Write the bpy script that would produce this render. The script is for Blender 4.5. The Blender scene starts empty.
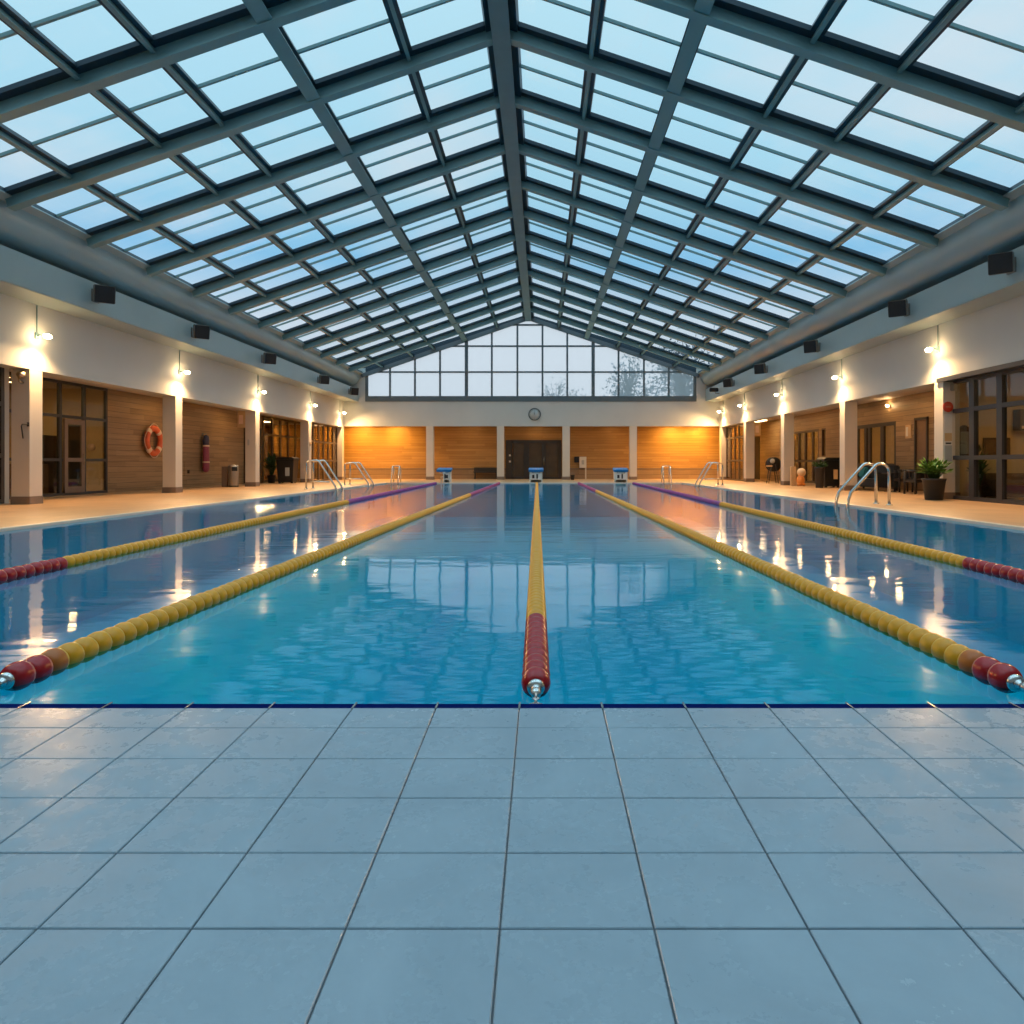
import bpy, bmesh, math, random
from mathutils import Vector, Matrix
random.seed(7)
C = bpy.context.scene.collection
PI = math.pi
F = 700.0; VX = 542.0; VY = 464.0; EYE = 1.05
def at(px, Y):                       # lateral position of something seen in column px at depth Y
    return (px-VX)*Y/F
DECK = 0.08
WZ = 0.04                          # water level

# ------------------------------------------------------------------ materials
def mat(name):
    m = bpy.data.materials.new(name); m.use_nodes = True
    nt = m.node_tree
    for n in list(nt.nodes): nt.nodes.remove(n)
    out = nt.nodes.new('ShaderNodeOutputMaterial')
    return m, nt, out
def N(nt, t, **kw):
    n = nt.nodes.new(t)
    for k, v in kw.items():
        if k in n.inputs.keys(): n.inputs[k].default_value = v
        else: setattr(n, k, v)
    return n
def L(nt, a, b): nt.links.new(a, b)
def principled(name, col, rough=.5, metal=0, noise=.08, nscale=4, bump=0, bscale=60, spec=.5, emis=None, estr=0):
    m, nt, out = mat(name)
    b = N(nt, 'ShaderNodeBsdfPrincipled'); L(nt, b.outputs[0], out.inputs[0])
    b.inputs['Roughness'].default_value = rough; b.inputs['Metallic'].default_value = metal
    b.inputs['Specular IOR Level'].default_value = spec
    tc = N(nt, 'ShaderNodeTexCoord')
    nz = N(nt, 'ShaderNodeTexNoise'); nz.inputs['Scale'].default_value = nscale; nz.inputs['Detail'].default_value = 5
    L(nt, tc.outputs['Object'], nz.inputs['Vector'])
    mx = N(nt, 'ShaderNodeMix', data_type='RGBA')
    c = list(col)+[1]
    mx.inputs[6].default_value = [max(0, v*(1-noise*2)) for v in col]+[1]
    mx.inputs[7].default_value = [min(1, v*(1+noise)) for v in col]+[1]
    L(nt, nz.outputs['Fac'], mx.inputs[0]); L(nt, mx.outputs[2], b.inputs['Base Color'])
    if bump:
        n2 = N(nt, 'ShaderNodeTexNoise'); n2.inputs['Scale'].default_value = bscale
        L(nt, tc.outputs['Object'], n2.inputs['Vector'])
        bp = N(nt, 'ShaderNodeBump'); bp.inputs['Strength'].default_value = bump; bp.inputs['Distance'].default_value = .01
        L(nt, n2.outputs['Fac'], bp.inputs['Height']); L(nt, bp.outputs[0], b.inputs['Normal'])
    if emis:
        b.inputs['Emission Color'].default_value = list(emis)+[1]; b.inputs['Emission Strength'].default_value = estr
    return m
def emission(name, col, s):
    m, nt, out = mat(name)
    e = N(nt, 'ShaderNodeEmission'); e.inputs[0].default_value = list(col)+[1]; e.inputs[1].default_value = s
    L(nt, e.outputs[0], out.inputs[0]); return m
def math_(nt, op, a, b=None, c=None):
    n = N(nt, 'ShaderNodeMath', operation=op)
    for i, v in enumerate((a, b, c)):
        if v is None: continue
        if isinstance(v, (int, float)): n.inputs[i].default_value = v
        else: L(nt, v, n.inputs[i])
    return n.outputs[0]

M = {}
def schlick(nt, f0):
    lw = N(nt, 'ShaderNodeLayerWeight'); lw.inputs['Blend'].default_value = .5
    return math_(nt, 'ADD', f0, math_(nt, 'MULTIPLY', 1-f0, math_(nt, 'POWER', lw.outputs['Facing'], 5)))
M['steel'] = principled('painted_steel', (.16, .29, .30), .42, .1, .06, 2)
M['steel_dark'] = principled('dark_steel_frame', (.012, .035, .055), .4, .1)
M['ridge'] = principled('ridge_steel', (.15, .23, .235), .45, .1, .1, 2)
M['duct'] = principled('duct_paint', (.29, .40, .42), .36, 0, .08, .7)
M['bulkhead'] = principled('bulkhead_paint', (.30, .39, .40), .4, 0, .08, .6)
M['white'] = principled('white_plaster', (.52, .545, .53), .6, 0, .05, .8)
M['pillar'] = principled('pillar_render', (.62, .56, .48), .55, 0, .04, 1.5)
M['soffit'] = principled('soffit_board', (.55, .53, .48), .6)
M['base'] = principled('brown_baseboard', (.20, .145, .11), .5, 0, .1, 6)
M['beige'] = principled('room_beige', (.62, .47, .27), .7)
M['chrome'] = principled('brushed_steel_tube', (.62, .62, .60), .22, 1, .04, 8)
M['brass'] = principled('aged_brass', (.42, .33, .2), .4, .6)
M['black'] = principled('black_plastic', (.005, .005, .006), .45)
M['spk'] = principled('speaker_grille', (.010, .011, .014), .7, 0, .2, 80)
M['spkbody'] = principled('speaker_body', (.20, .19, .17), .5)
M['frame'] = principled('window_frame_anthracite', (.03, .032, .037), .4, 0, .1)
M['gframe'] = principled('gable_frame', (.10, .135, .155), .45)
M['orange'] = principled('ring_orange', (.72, .12, .03), .45, 0, .15, 9)
M['creamband'] = principled('reflective_band', (.85, .62, .45), .35)
M['purple'] = principled('float_purple', (.20, .03, .26), .35, 0, .1)
M['magenta'] = principled('float_magenta', (.42, .03, .12), .35, 0, .1)
M['red'] = principled('float_red', (.42, .004, .007), .25, 0, .15, 25)
M['yellow'] = principled('float_yellow', (.78, .33, .0), .36, 0, .12, 25)
M['amber'] = principled('float_amber', (.50, .12, .004), .38, 0, .12, 25)
M['rim'] = principled('float_rim_pale', (.80, .44, .04), .3)
M['rimred'] = principled('float_rim_pink', (.62, .16, .10), .3)
M['blue'] = principled('platform_blue', (.02, .17, .42), .4)
M['blockwhite'] = principled('block_white', (.62, .62, .58), .5)
M['navy'] = principled('navy_coping', (.004, .012, .09), .7, 0, .05, spec=0)
M['grout'] = principled('grout', (.13, .14, .15), .8)
M['lip'] = principled('pool_lip', (.72, .62, .50), .35)
M['leaf'] = principled('leaf_green', (.10, .26, .03), .45, 0, .3, 20)
M['leafd'] = principled('leaf_dark', (.03, .09, .02), .5, 0, .3, 20)
M['pot'] = principled('pot_charcoal', (.018, .017, .018), .55, 0, .1)
M['soil'] = principled('soil', (.06, .035, .02), .9)
M['chair'] = principled('chair_dark_wood', (.02, .014, .011), .5, 0, .1)
M['sofa'] = principled('sofa_dark_fabric', (.022, .026, .03), .8)
M['teal'] = principled('teal_cushion', (.02, .20, .22), .7)
M['door'] = principled('door_timber', (.22, .125, .06), .5, 0, .15, 3)
M['doordark'] = principled('door_dark', (.035, .028, .022), .45)
M['paper'] = principled('poster_paper', (.70, .68, .64), .5)
M['greypaper'] = principled('poster_grey', (.42, .44, .45), .5)
M['signred'] = principled('sign_red', (.65, .06, .03), .4)
M['sand'] = principled('sign_sand', (.62, .42, .22), .5)
M['binmetal'] = principled('bin_metal', (.33, .30, .26), .35, .6)
M['bark'] = principled('bark', (.10, .11, .12), .9)
M['hazeleaf'] = principled('hazy_leaf', (.16, .20, .25), .8)  # blue-grey of the outdoor haze mixed into the leaf colour
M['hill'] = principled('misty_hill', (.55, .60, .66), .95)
M['grass'] = principled('outside_ground', (.20, .23, .18), .95)
M['pink'] = principled('rescue_pink', (.34, .06, .12), .6, 0, .3, 18)
M['indigo'] = principled('rescue_indigo', (.05, .06, .14), .6, 0, .3, 18)
M['hand'] = principled('clock_hand', (.10, .13, .14), .5)
M['clockface'] = principled('clock_face', (.50, .53, .52), .4)
M['toy'] = principled('toy_orange', (.80, .30, .06), .45)
M['toycream'] = principled('toy_cream', (.80, .58, .36), .45)
M['glassgrey'] = principled('notice_glass', (.3, .33, .33), .2)
M['bulb'] = emission('warm_lamp_glass', (1.0, .66, .32), 120)
M['down'] = emission('downlight_glass', (1.0, .60, .24), 130)
M['downfar'] = emission('far_downlight_glass', (1.0, .54, .10), 2000)
M['roomlamp'] = emission('room_lamp_glass', (1.0, .68, .32), 26)

def wood(name, c1, c2, pitch=.19):
    m, nt, out = mat(name)
    b = N(nt, 'ShaderNodeBsdfPrincipled'); L(nt, b.outputs[0], out.inputs[0]); b.inputs['Roughness'].default_value = .5
    g = N(nt, 'ShaderNodeNewGeometry'); s = N(nt, 'ShaderNodeSeparateXYZ'); L(nt, g.outputs['Position'], s.inputs[0])
    al = math_(nt, 'ADD', s.outputs['X'], s.outputs['Y'])
    row = math_(nt, 'DIVIDE', s.outputs['Z'], pitch); fl = math_(nt, 'FLOOR', row); fr = math_(nt, 'FRACT', row)
    wn0 = N(nt, 'ShaderNodeTexWhiteNoise', noise_dimensions='1D'); L(nt, fl, wn0.inputs['W'])
    col = math_(nt, 'FLOOR', math_(nt, 'ADD', math_(nt, 'DIVIDE', al, 2.4), math_(nt, 'MULTIPLY', wn0.outputs[0], 7)))
    cb = N(nt, 'ShaderNodeCombineXYZ'); L(nt, fl, cb.inputs[0]); L(nt, col, cb.inputs[1])
    wn = N(nt, 'ShaderNodeTexWhiteNoise', noise_dimensions='3D'); L(nt, cb.outputs[0], wn.inputs['Vector'])
    cv = N(nt, 'ShaderNodeCombineXYZ'); L(nt, math_(nt, 'MULTIPLY', al, .7), cv.inputs[0]); L(nt, math_(nt, 'MULTIPLY', s.outputs['Z'], 22), cv.inputs[1]); L(nt, wn.outputs[0], cv.inputs[2])
    nz = N(nt, 'ShaderNodeTexNoise'); nz.inputs['Scale'].default_value = 1; nz.inputs['Detail'].default_value = 4; L(nt, cv.outputs[0], nz.inputs['Vector'])
    f = math_(nt, 'ADD', math_(nt, 'MULTIPLY', nz.outputs['Fac'], .9), math_(nt, 'MULTIPLY', wn.outputs[0], .35)); f = math_(nt, 'SUBTRACT', f, .25)
    mx = N(nt, 'ShaderNodeMix', data_type='RGBA'); mx.inputs[6].default_value = list(c1)+[1]; mx.inputs[7].default_value = list(c2)+[1]; L(nt, f, mx.inputs[0])
    gr = math_(nt, 'LESS_THAN', fr, .07)
    m2 = N(nt, 'ShaderNodeMix', data_type='RGBA'); m2.inputs[7].default_value = [v*.35 for v in c1]+[1]
    L(nt, math_(nt, 'MULTIPLY', gr, .75), m2.inputs[0]); L(nt, mx.outputs[2], m2.inputs[6]); L(nt, m2.outputs[2], b.inputs['Base Color'])
    bp = N(nt, 'ShaderNodeBump'); bp.inputs['Strength'].default_value = .4; bp.inputs['Distance'].default_value = .01
    L(nt, math_(nt, 'SUBTRACT', 1, gr), bp.inputs['Height']); L(nt, bp.outputs[0], b.inputs['Normal'])
    return m
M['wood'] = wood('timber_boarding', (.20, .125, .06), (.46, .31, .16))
M['woodfar'] = wood('lamp_tinted_boarding', (.30, .15, .04), (.55, .32, .10), .17)  # timber copy with the far lamps' orange put into its colour
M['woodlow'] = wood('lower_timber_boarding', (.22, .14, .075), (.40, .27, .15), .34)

def deck_mat():
    m, nt, out = mat('warm_deck_tiles')
    b = N(nt, 'ShaderNodeBsdfPrincipled'); L(nt, b.outputs[0], out.inputs[0]); b.inputs['Roughness'].default_value = .36
    g = N(nt, 'ShaderNodeNewGeometry')
    nz = N(nt, 'ShaderNodeTexNoise'); nz.inputs['Scale'].default_value = .8; nz.inputs['Detail'].default_value = 6; L(nt, g.outputs['Position'], nz.inputs['Vector'])
    br = N(nt, 'ShaderNodeTexBrick', offset=0.0, squash=1.0)
    br.inputs['Scale'].default_value = 1; br.inputs['Mortar Size'].default_value = .012; br.inputs['Brick Width'].default_value = .6; br.inputs['Row Height'].default_value = .6
    br.inputs['Color1'].default_value = (.66, .39, .19, 1); br.inputs['Color2'].default_value = (.60, .35, .165, 1); br.inputs['Mortar'].default_value = (.44, .27, .14, 1)
    L(nt, g.outputs['Position'], br.inputs['Vector'])
    mx = N(nt, 'ShaderNodeMix', data_type='RGBA', blend_type='MULTIPLY'); mx.inputs[0].default_value = .35
    L(nt, br.outputs['Color'], mx.inputs[6]); L(nt, nz.outputs['Fac'], mx.inputs[7]); L(nt, mx.outputs[2], b.inputs['Base Color'])
    return m
M['deck'] = deck_mat()

def tile_mat():
    m, nt, out = mat('grey_porcelain_tile')
    b = N(nt, 'ShaderNodeBsdfPrincipled'); L(nt, b.outputs[0], out.inputs[0])
    g = N(nt, 'ShaderNodeNewGeometry')
    n1 = N(nt, 'ShaderNodeTexNoise'); n1.inputs['Scale'].default_value = 2.2; n1.inputs['Detail'].default_value = 7; n1.inputs['Roughness'].default_value = .62; n1.inputs['Distortion'].default_value = .6
    L(nt, g.outputs['Position'], n1.inputs['Vector'])
    n2 = N(nt, 'ShaderNodeTexNoise'); n2.inputs['Scale'].default_value = 11; n2.inputs['Detail'].default_value = 9; n2.inputs['Roughness'].default_value = .7; L(nt, g.outputs['Position'], n2.inputs['Vector'])
    cr = N(nt, 'ShaderNodeValToRGB'); cr.color_ramp.elements[0].position = .3; cr.color_ramp.elements[0].color = (.25, .325, .385, 1)
    cr.color_ramp.elements[1].position = .75; cr.color_ramp.elements[1].color = (.33, .41, .475, 1)
    L(nt, n1.outputs['Fac'], cr.inputs[0]); L(nt, cr.outputs[0], b.inputs['Base Color'])
    # damp film: patchy roughness
    f = math_(nt, 'ADD', math_(nt, 'MULTIPLY', n1.outputs['Fac'], .55), math_(nt, 'MULTIPLY', n2.outputs['Fac'], .45))
    rr = N(nt, 'ShaderNodeMapRange'); rr.inputs['From Min'].default_value = .40; rr.inputs['From Max'].default_value = .60
    rr.inputs['To Min'].default_value = .40; rr.inputs['To Max'].default_value = .15; L(nt, f, rr.inputs[0]); L(nt, rr.outputs[0], b.inputs['Roughness'])
    bp = N(nt, 'ShaderNodeBump'); bp.inputs['Strength'].default_value = .25; bp.inputs['Distance'].default_value = .003
    L(nt, n2.outputs['Fac'], bp.inputs['Height']); L(nt, bp.outputs[0], b.inputs['Normal'])
    return m
M['tile'] = tile_mat()

def basin_mat():
    m, nt, out = mat('pool_tile_blue')
    b = N(nt, 'ShaderNodeBsdfPrincipled'); L(nt, b.outputs[0], out.inputs[0]); b.inputs['Roughness'].default_value = .4
    g = N(nt, 'ShaderNodeNewGeometry')
    nz = N(nt, 'ShaderNodeTexNoise'); nz.inputs['Scale'].default_value = .5; L(nt, g.outputs['Position'], nz.inputs['Vector'])
    cr = N(nt, 'ShaderNodeValToRGB'); cr.color_ramp.elements[0].color = (.08, .68, .80, 1); cr.color_ramp.elements[1].color = (.13, .78, .88, 1)
    L(nt, nz.outputs['Fac'], cr.inputs[0]); L(nt, cr.outputs[0], b.inputs['Base Color'])
    return m
M['basin'] = basin_mat()

def water_mat():
    m, nt, out = mat('pool_water')
    g = N(nt, 'ShaderNodeNewGeometry')
    fr = schlick(nt, .02)
    tr = N(nt, 'ShaderNodeBsdfTransparent'); tr.inputs[0].default_value = (.02, .60, .735, 1)
    gl = N(nt, 'ShaderNodeBsdfGlossy'); gl.inputs['Roughness'].default_value = .05; gl.inputs['Color'].default_value = (.95, .97, 1, 1)
    n1 = N(nt, 'ShaderNodeTexNoise'); n1.inputs['Scale'].default_value = .9; n1.inputs['Detail'].default_value = 3; n1.inputs['Distortion'].default_value = .4
    n2 = N(nt, 'ShaderNodeTexNoise'); n2.inputs['Scale'].default_value = 5.5; n2.inputs['Detail'].default_value = 2
    mp = N(nt, 'ShaderNodeMapping'); mp.inputs['Scale'].default_value = (.36, 1, 1); L(nt, g.outputs['Position'], mp.inputs[0])
    L(nt, mp.outputs[0], n1.inputs['Vector']); L(nt, mp.outputs[0], n2.inputs['Vector'])
    # livelier water where swimmers' inlet jets stir it, by the left edge
    vm = N(nt, 'ShaderNodeVectorMath', operation='DISTANCE'); L(nt, g.outputs['Position'], vm.inputs[0]); vm.inputs[1].default_value = (-6.1, 16.2, 0)
    mr = N(nt, 'ShaderNodeMapRange'); mr.inputs['From Min'].default_value = .3; mr.inputs['From Max'].default_value = 2.8; mr.inputs['To Min'].default_value = .035; mr.inputs['To Max'].default_value = 0
    L(nt, vm.outputs['Value'], mr.inputs[0])
    n3 = N(nt, 'ShaderNodeTexNoise'); n3.inputs['Scale'].default_value = 4.5; n3.inputs['Detail'].default_value = 4; L(nt, g.outputs['Position'], n3.inputs['Vector'])
    h = math_(nt, 'ADD', math_(nt, 'MULTIPLY', n1.outputs['Fac'], .0085), math_(nt, 'MULTIPLY', n2.outputs['Fac'], .0018))
    h = math_(nt, 'ADD', h, math_(nt, 'MULTIPLY', n3.outputs['Fac'], mr.outputs[0]))
    bp = N(nt, 'ShaderNodeBump'); bp.inputs['Strength'].default_value = 1; bp.inputs['Distance'].default_value = 1
    L(nt, h, bp.inputs['Height']); L(nt, bp.outputs[0], gl.inputs['Normal'])
    mx = N(nt, 'ShaderNodeMixShader'); L(nt, math_(nt, 'MULTIPLY', fr, .78), mx.inputs[0]); L(nt, tr.outputs[0], mx.inputs[1]); L(nt, gl.outputs[0], mx.inputs[2])
    L(nt, mx.outputs[0], out.inputs[0])
    return m
M['water'] = water_mat()

def glass(name, tint, refl=1.0, haze=0.0, ior=1.45, rough=.02):
    m, nt, out = mat(name)
    fr = schlick(nt, ((ior-1)/(ior+1))**2)
    tr = N(nt, 'ShaderNodeBsdfTransparent'); tr.inputs[0].default_value = list(tint)+[1]
    gl = N(nt, 'ShaderNodeBsdfGlossy'); gl.inputs['Roughness'].default_value = rough
    mx = N(nt, 'ShaderNodeMixShader'); L(nt, math_(nt, 'MULTIPLY', fr, refl), mx.inputs[0]); L(nt, tr.outputs[0], mx.inputs[1]); L(nt, gl.outputs[0], mx.inputs[2])
    o = mx.outputs[0]
    if haze:
        tl = N(nt, 'ShaderNodeBsdfTranslucent'); tl.inputs[0].default_value = (.95, .97, 1, 1)
        m2 = N(nt, 'ShaderNodeMixShader'); m2.inputs[0].default_value = haze; L(nt, o, m2.inputs[1]); L(nt, tl.outputs[0], m2.inputs[2]); o = m2.outputs[0]
    L(nt, o, out.inputs[0]); return m
M['roofglass'] = glass('roof_glass', (.86, .96, 1.0), .5)
M['gableglass'] = glass('gable_glass', (.95, .97, 1.0), .6, .32)
M['glass'] = glass('room_glass', (.82, .80, .74), 1.0, 0, 1.5)

# ------------------------------------------------------------------ mesh builder
class MB:
    def __init__(s): s.bm = bmesh.new(); s.mi = 0
    def m(s, i): s.mi = i; return s
    def face(s, vs):
        try:
            f = s.bm.faces.new(vs); f.material_index = s.mi; return f
        except ValueError: return None
    def box(s, x0, x1, y0, y1, z0, z1, bev=0):
        c = [(x, y, z) for x in (x0, x1) for y in (y0, y1) for z in (z0, z1)]
        v = [s.bm.verts.new(p) for p in c]
        fs = [s.face([v[i] for i in q]) for q in ((0,1,3,2),(4,6,7,5),(0,4,5,1),(2,3,7,6),(0,2,6,4),(1,5,7,3))]
        if bev:
            es = list({e for f in fs for e in f.edges})
            r = bmesh.ops.bevel(s.bm, geom=es, offset=bev, segments=2, affect='EDGES')
            for f in r['faces']: f.material_index = s.mi
        return s
    def obox(s, c, size, rot=None, bev=0):
        n0 = len(s.bm.verts); s.bm.verts.ensure_lookup_table(); old = set(s.bm.verts)
        hx, hy, hz = size[0]/2, size[1]/2, size[2]/2
        s.box(-hx, hx, -hy, hy, -hz, hz, bev)
        for v in s.bm.verts:
            if v not in old:
                p = v.co.copy()
                if rot is not None: p = rot @ p
                v.co = p + Vector(c)
        return s
    def tube(s, pts, r, seg=10, caps=True):
        pts = [Vector(p) for p in pts]; rs = r if isinstance(r, (list, tuple)) else [r]*len(pts)
        T = [(pts[min(i+1, len(pts)-1)]-pts[max(i-1, 0)]).normalized() for i in range(len(pts))]
        up = Vector((0, 0, 1)) if abs(T[0].z) < .9 else Vector((1, 0, 0))
        a = T[0].cross(up).normalized(); rings = []
        for i, p in enumerate(pts):
            a = (a - T[i]*a.dot(T[i])).normalized(); b = T[i].cross(a)
            rings.append([s.bm.verts.new(p + (a*math.cos(2*PI*k/seg)+b*math.sin(2*PI*k/seg))*rs[i]) for k in range(seg)])
        for i in range(len(rings)-1):
            for k in range(seg):
                f = s.face([rings[i][k], rings[i][(k+1) % seg], rings[i+1][(k+1) % seg], rings[i+1][k]])
                if f: f.smooth = True
        if caps: s.face(rings[0][::-1]); s.face(rings[-1])
        return s
    def lathe(s, prof, c=(0,0,0), rot=None, seg=20, mis=None, sc=(1,1), caps=True):
        rings = []
        for r, z in prof:
            ring = []
            for k in range(seg):
                p = Vector((r*math.cos(2*PI*k/seg)*sc[0], r*math.sin(2*PI*k/seg)*sc[1], z))
                if rot is not None: p = rot @ p
                ring.append(s.bm.verts.new(p+Vector(c)))
            rings.append(ring)
        for i in range(len(rings)-1):
            for k in range(seg):
                f = s.face([rings[i][k], rings[i][(k+1) % seg], rings[i+1][(k+1) % seg], rings[i+1][k]])
                if f:
                    f.smooth = True
                    if mis: f.material_index = mis[i]
        if caps: s.face(rings[0][::-1]); s.face(rings[-1])
        return s
    def prism_y(s, poly, y0, y1, smooth=False):
        a = [s.bm.verts.new((x, y0, z)) for x, z in poly]; b = [s.bm.verts.new((x, y1, z)) for x, z in poly]
        n = len(poly)
        for k in range(n):
            f = s.face([a[k], a[(k+1) % n], b[(k+1) % n], b[k]])
            if f and smooth: f.smooth = True
        s.face(a[::-1]); s.face(b); return s
    def sphere(s, c, r, sc=(1,1,1), seg=16):
        n = seg//2
        pr = [(max(.001, math.sin(PI*i/n))*r, -math.cos(PI*i/n)*r) for i in range(n+1)]
        old = set(s.bm.verts); s.lathe(pr, seg=seg)
        for v in s.bm.verts:
            if v not in old: v.co = Vector((v.co.x*sc[0], v.co.y*sc[1], v.co.z*sc[2]))+Vector(c)
        return s
    def build(s, name, mats, parent=None, bevel=0):
        me = bpy.data.meshes.new(name); o = bpy.data.objects.new(name, me); C.objects.link(o)
        bmesh.ops.recalc_face_normals(s.bm, faces=s.bm.faces[:])
        if not isinstance(mats, (list, tuple)): mats = [mats]
        for m in mats: me.materials.append(m)
        if parent is not None:
            off = wl(parent); o.parent = parent
        else:
            xs = [v.co.x for v in s.bm.verts]; ys = [v.co.y for v in s.bm.verts]; zs = [v.co.z for v in s.bm.verts]
            off = Vector(((min(xs)+max(xs))/2, (min(ys)+max(ys))/2, min(zs))); o.location = off
        for v in s.bm.verts: v.co -= off
        s.bm.to_mesh(me); s.bm.free()
        if bevel:
            b = o.modifiers.new('bevel', 'BEVEL'); b.width = bevel; b.segments = 2; b.limit_method = 'ANGLE'
        return o
def wl(o):
    v = Vector((0,0,0))
    while o is not None: v += o.location; o = o.parent
    return v
def tag(o, label=None, cat=None, group=None, kind=None):
    if label: o['label'] = label
    if cat: o['category'] = cat
    if group: o['group'] = group
    if kind: o['kind'] = kind
    return o
def thing(name, loc, label, cat, group=None):
    o = bpy.data.objects.new(name, None); C.objects.link(o); o.location = loc; o.empty_display_size = .2
    return tag(o, label, cat, group)
def struct(o): o['kind'] = 'structure'; return o
def copy_tree(o, parent=None):
    c = o.copy(); C.objects.link(c)
    if parent is not None: c.parent = parent
    for ch in list(o.children):
        copy_tree(ch, c)
    return c

# ------------------------------------------------------------------ world
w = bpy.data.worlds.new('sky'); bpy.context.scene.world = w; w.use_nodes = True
nt = w.node_tree
for n in list(nt.nodes): nt.nodes.remove(n)
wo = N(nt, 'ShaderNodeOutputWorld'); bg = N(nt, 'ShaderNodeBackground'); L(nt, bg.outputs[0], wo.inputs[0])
tc = N(nt, 'ShaderNodeTexCoord'); sp = N(nt, 'ShaderNodeSeparateXYZ'); L(nt, tc.outputs['Generated'], sp.inputs[0])
cr = N(nt, 'ShaderNodeValToRGB'); L(nt, sp.outputs['Z'], cr.inputs[0])
e = cr.color_ramp.elements; e[0].position = 0; e[0].color = (.66, .71, .76, 1); e[1].position = 1; e[1].color = (.50, .76, .90, 1)
for p, c in ((.19, (.76, .82, .90, 1)), (.27, (.30, .60, .86, 1)), (.36, (.46, .74, .89, 1)), (.55, (.56, .81, .92, 1))):
    k = e.new(p); k.color = c
nz = N(nt, 'ShaderNodeTexNoise'); nz.inputs['Scale'].default_value = 3.2; nz.inputs['Detail'].default_value = 5
mp = N(nt, 'ShaderNodeMapping'); mp.inputs['Scale'].default_value = (1, 1, 2.2); L(nt, tc.outputs['Generated'], mp.inputs[0]); L(nt, mp.outputs[0], nz.inputs['Vector'])
cl = N(nt, 'ShaderNodeValToRGB'); cl.color_ramp.elements[0].position = .47; cl.color_ramp.elements[0].color = (0,0,0,1); cl.color_ramp.elements[1].position = .68; cl.color_ramp.elements[1].color = (1,1,1,1)
L(nt, nz.outputs['Fac'], cl.inputs[0])
mx = N(nt, 'ShaderNodeMix', data_type='RGBA'); mx.inputs[7].default_value = (.74, .80, .86, 1)
L(nt, math_(nt, 'MULTIPLY', cl.outputs[0], .8), mx.inputs[0]); L(nt, cr.outputs[0], mx.inputs[6]); L(nt, mx.outputs[2], bg.inputs[0])
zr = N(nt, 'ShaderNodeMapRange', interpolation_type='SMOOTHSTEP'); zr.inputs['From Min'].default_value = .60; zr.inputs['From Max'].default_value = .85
zr.inputs['To Min'].default_value = 1.0; zr.inputs['To Max'].default_value = 2.7; L(nt, sp.outputs['Z'], zr.inputs[0]); L(nt, zr.outputs[0], bg.inputs[1])   # overhead sky, out of view, boosted to brighten the hall

# ------------------------------------------------------------------ geometry constants
XL, XR = -12.3, 11.03              # pillar faces
Y0, YF = -3.6, 43.5                # near end, far wall front plane
PL, PR = -8.08, 7.3                # pool edges
PN, PF = 2.841, 36.5
HB = 3.33                          # header underside
RC = 3.6                           # recess ceiling
REC_L, REC_R = -14.7, 13.6         # recess back walls
YB = 45.5                          # far recess back wall
OUT_L, OUT_R = -18.0, 16.2

# floor: warm decks
b = MB()
b.box(OUT_L, PL-.16, 2.74, YB, -.3, DECK); b.box(PR+.16, OUT_R, 2.74, YB, -.3, DECK); b.box(PL-.16, PR+.16, PF+.16, YB, -.3, DECK)
struct(b.build('floor', M['deck']))
# near tiled deck, falling gently away from the pool
SL = 15/700.0
def dz(y): return DECK - (2.783-y)*SL
b = MB(); TW, TR = .3314, .2733
edges = [2.783, 2.586, 2.329, 2.067, 1.786, 1.504, 1.232]
while edges[-1] > Y0+.3: edges.append(edges[-1]-TR)
j0, j1 = int((XL+.0)/TW)-1, int(XR/TW)+1
g = .0022
for r in range(len(edges)-1):
    ya, yb = edges[r+1]+g, edges[r]-(g if r else 0)
    for j in range(j0, j1):
        x0 = -.0905+TW*j+g; x1 = x0+TW-2*g
        if x1 < XL-.6 or x0 > XR+.6: continue
        bv = .0022; tj = random.uniform(-.0004, .0004)
        top = [(x0+bv, ya+bv), (x1-bv, ya+bv), (x1-bv, yb-bv), (x0+bv, yb-bv)]; bot = [(x0, ya), (x1, ya), (x1, yb), (x0, yb)]
        tv = [b.bm.verts.new((x, y, dz(y)+tj)) for x, y in top]; mv = [b.bm.verts.new((x, y, dz(y)+tj-bv)) for x, y in bot]; lv = [b.bm.verts.new((x, y, dz(y)-.02)) for x, y in bot]
        b.face(tv)
        for k in range(4):
            b.face([mv[k], mv[(k+1) % 4], tv[(k+1) % 4], tv[k]]); b.face([lv[k], lv[(k+1) % 4], mv[(k+1) % 4], mv[k]])
tiles = b.build('floor_tiles', M['tile']); struct(tiles)
b = MB(); v = [b.bm.verts.new(p) for p in ((XL-.6, Y0, dz(Y0)-.006), (XR+.6, Y0, dz(Y0)-.006), (XR+.6, 2.777, dz(2.777)-.006), (XL-.6, 2.777, dz(2.777)-.006))]
b.face(v); v2 = [b.bm.verts.new((q.co.x, q.co.y, -.35)) for q in v]; b.face(v2[::-1])
for k in range(4): b.face([v2[k], v2[(k+1) % 4], v[(k+1) % 4], v[k]])
b.build('grout_bed', M['grout'], tiles)
# navy coping with joint clips
b = MB(); b.box(PL-.16, PR+.16, 2.783, 2.841, -.2, DECK-.002, .004)
cop = struct(b.build('trim_1', M['navy']))
for j in range(-24, 22):
    x = -.0905+TW*j
    if not (PL < x < PR): continue
    c = MB(); c.box(x-.004, x+.004, 2.777, 2.845, DECK-.004, DECK+.003, .001)
    if abs(x) < 2.2: c.build('joint_clip', M['chrome'], cop)
    else: c.bm.free()
# pool lip around the other sides
b = MB(); lz = DECK+.004
b.box(PL-.16, PL, PN, PF+.16, -.3, lz, .01); b.box(PR, PR+.16, PN, PF+.16, -.3, lz, .01); b.box(PL, PR, PF, PF+.16, -.3, lz, .01)
struct(b.build('trim_2', M['lip']))
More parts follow.
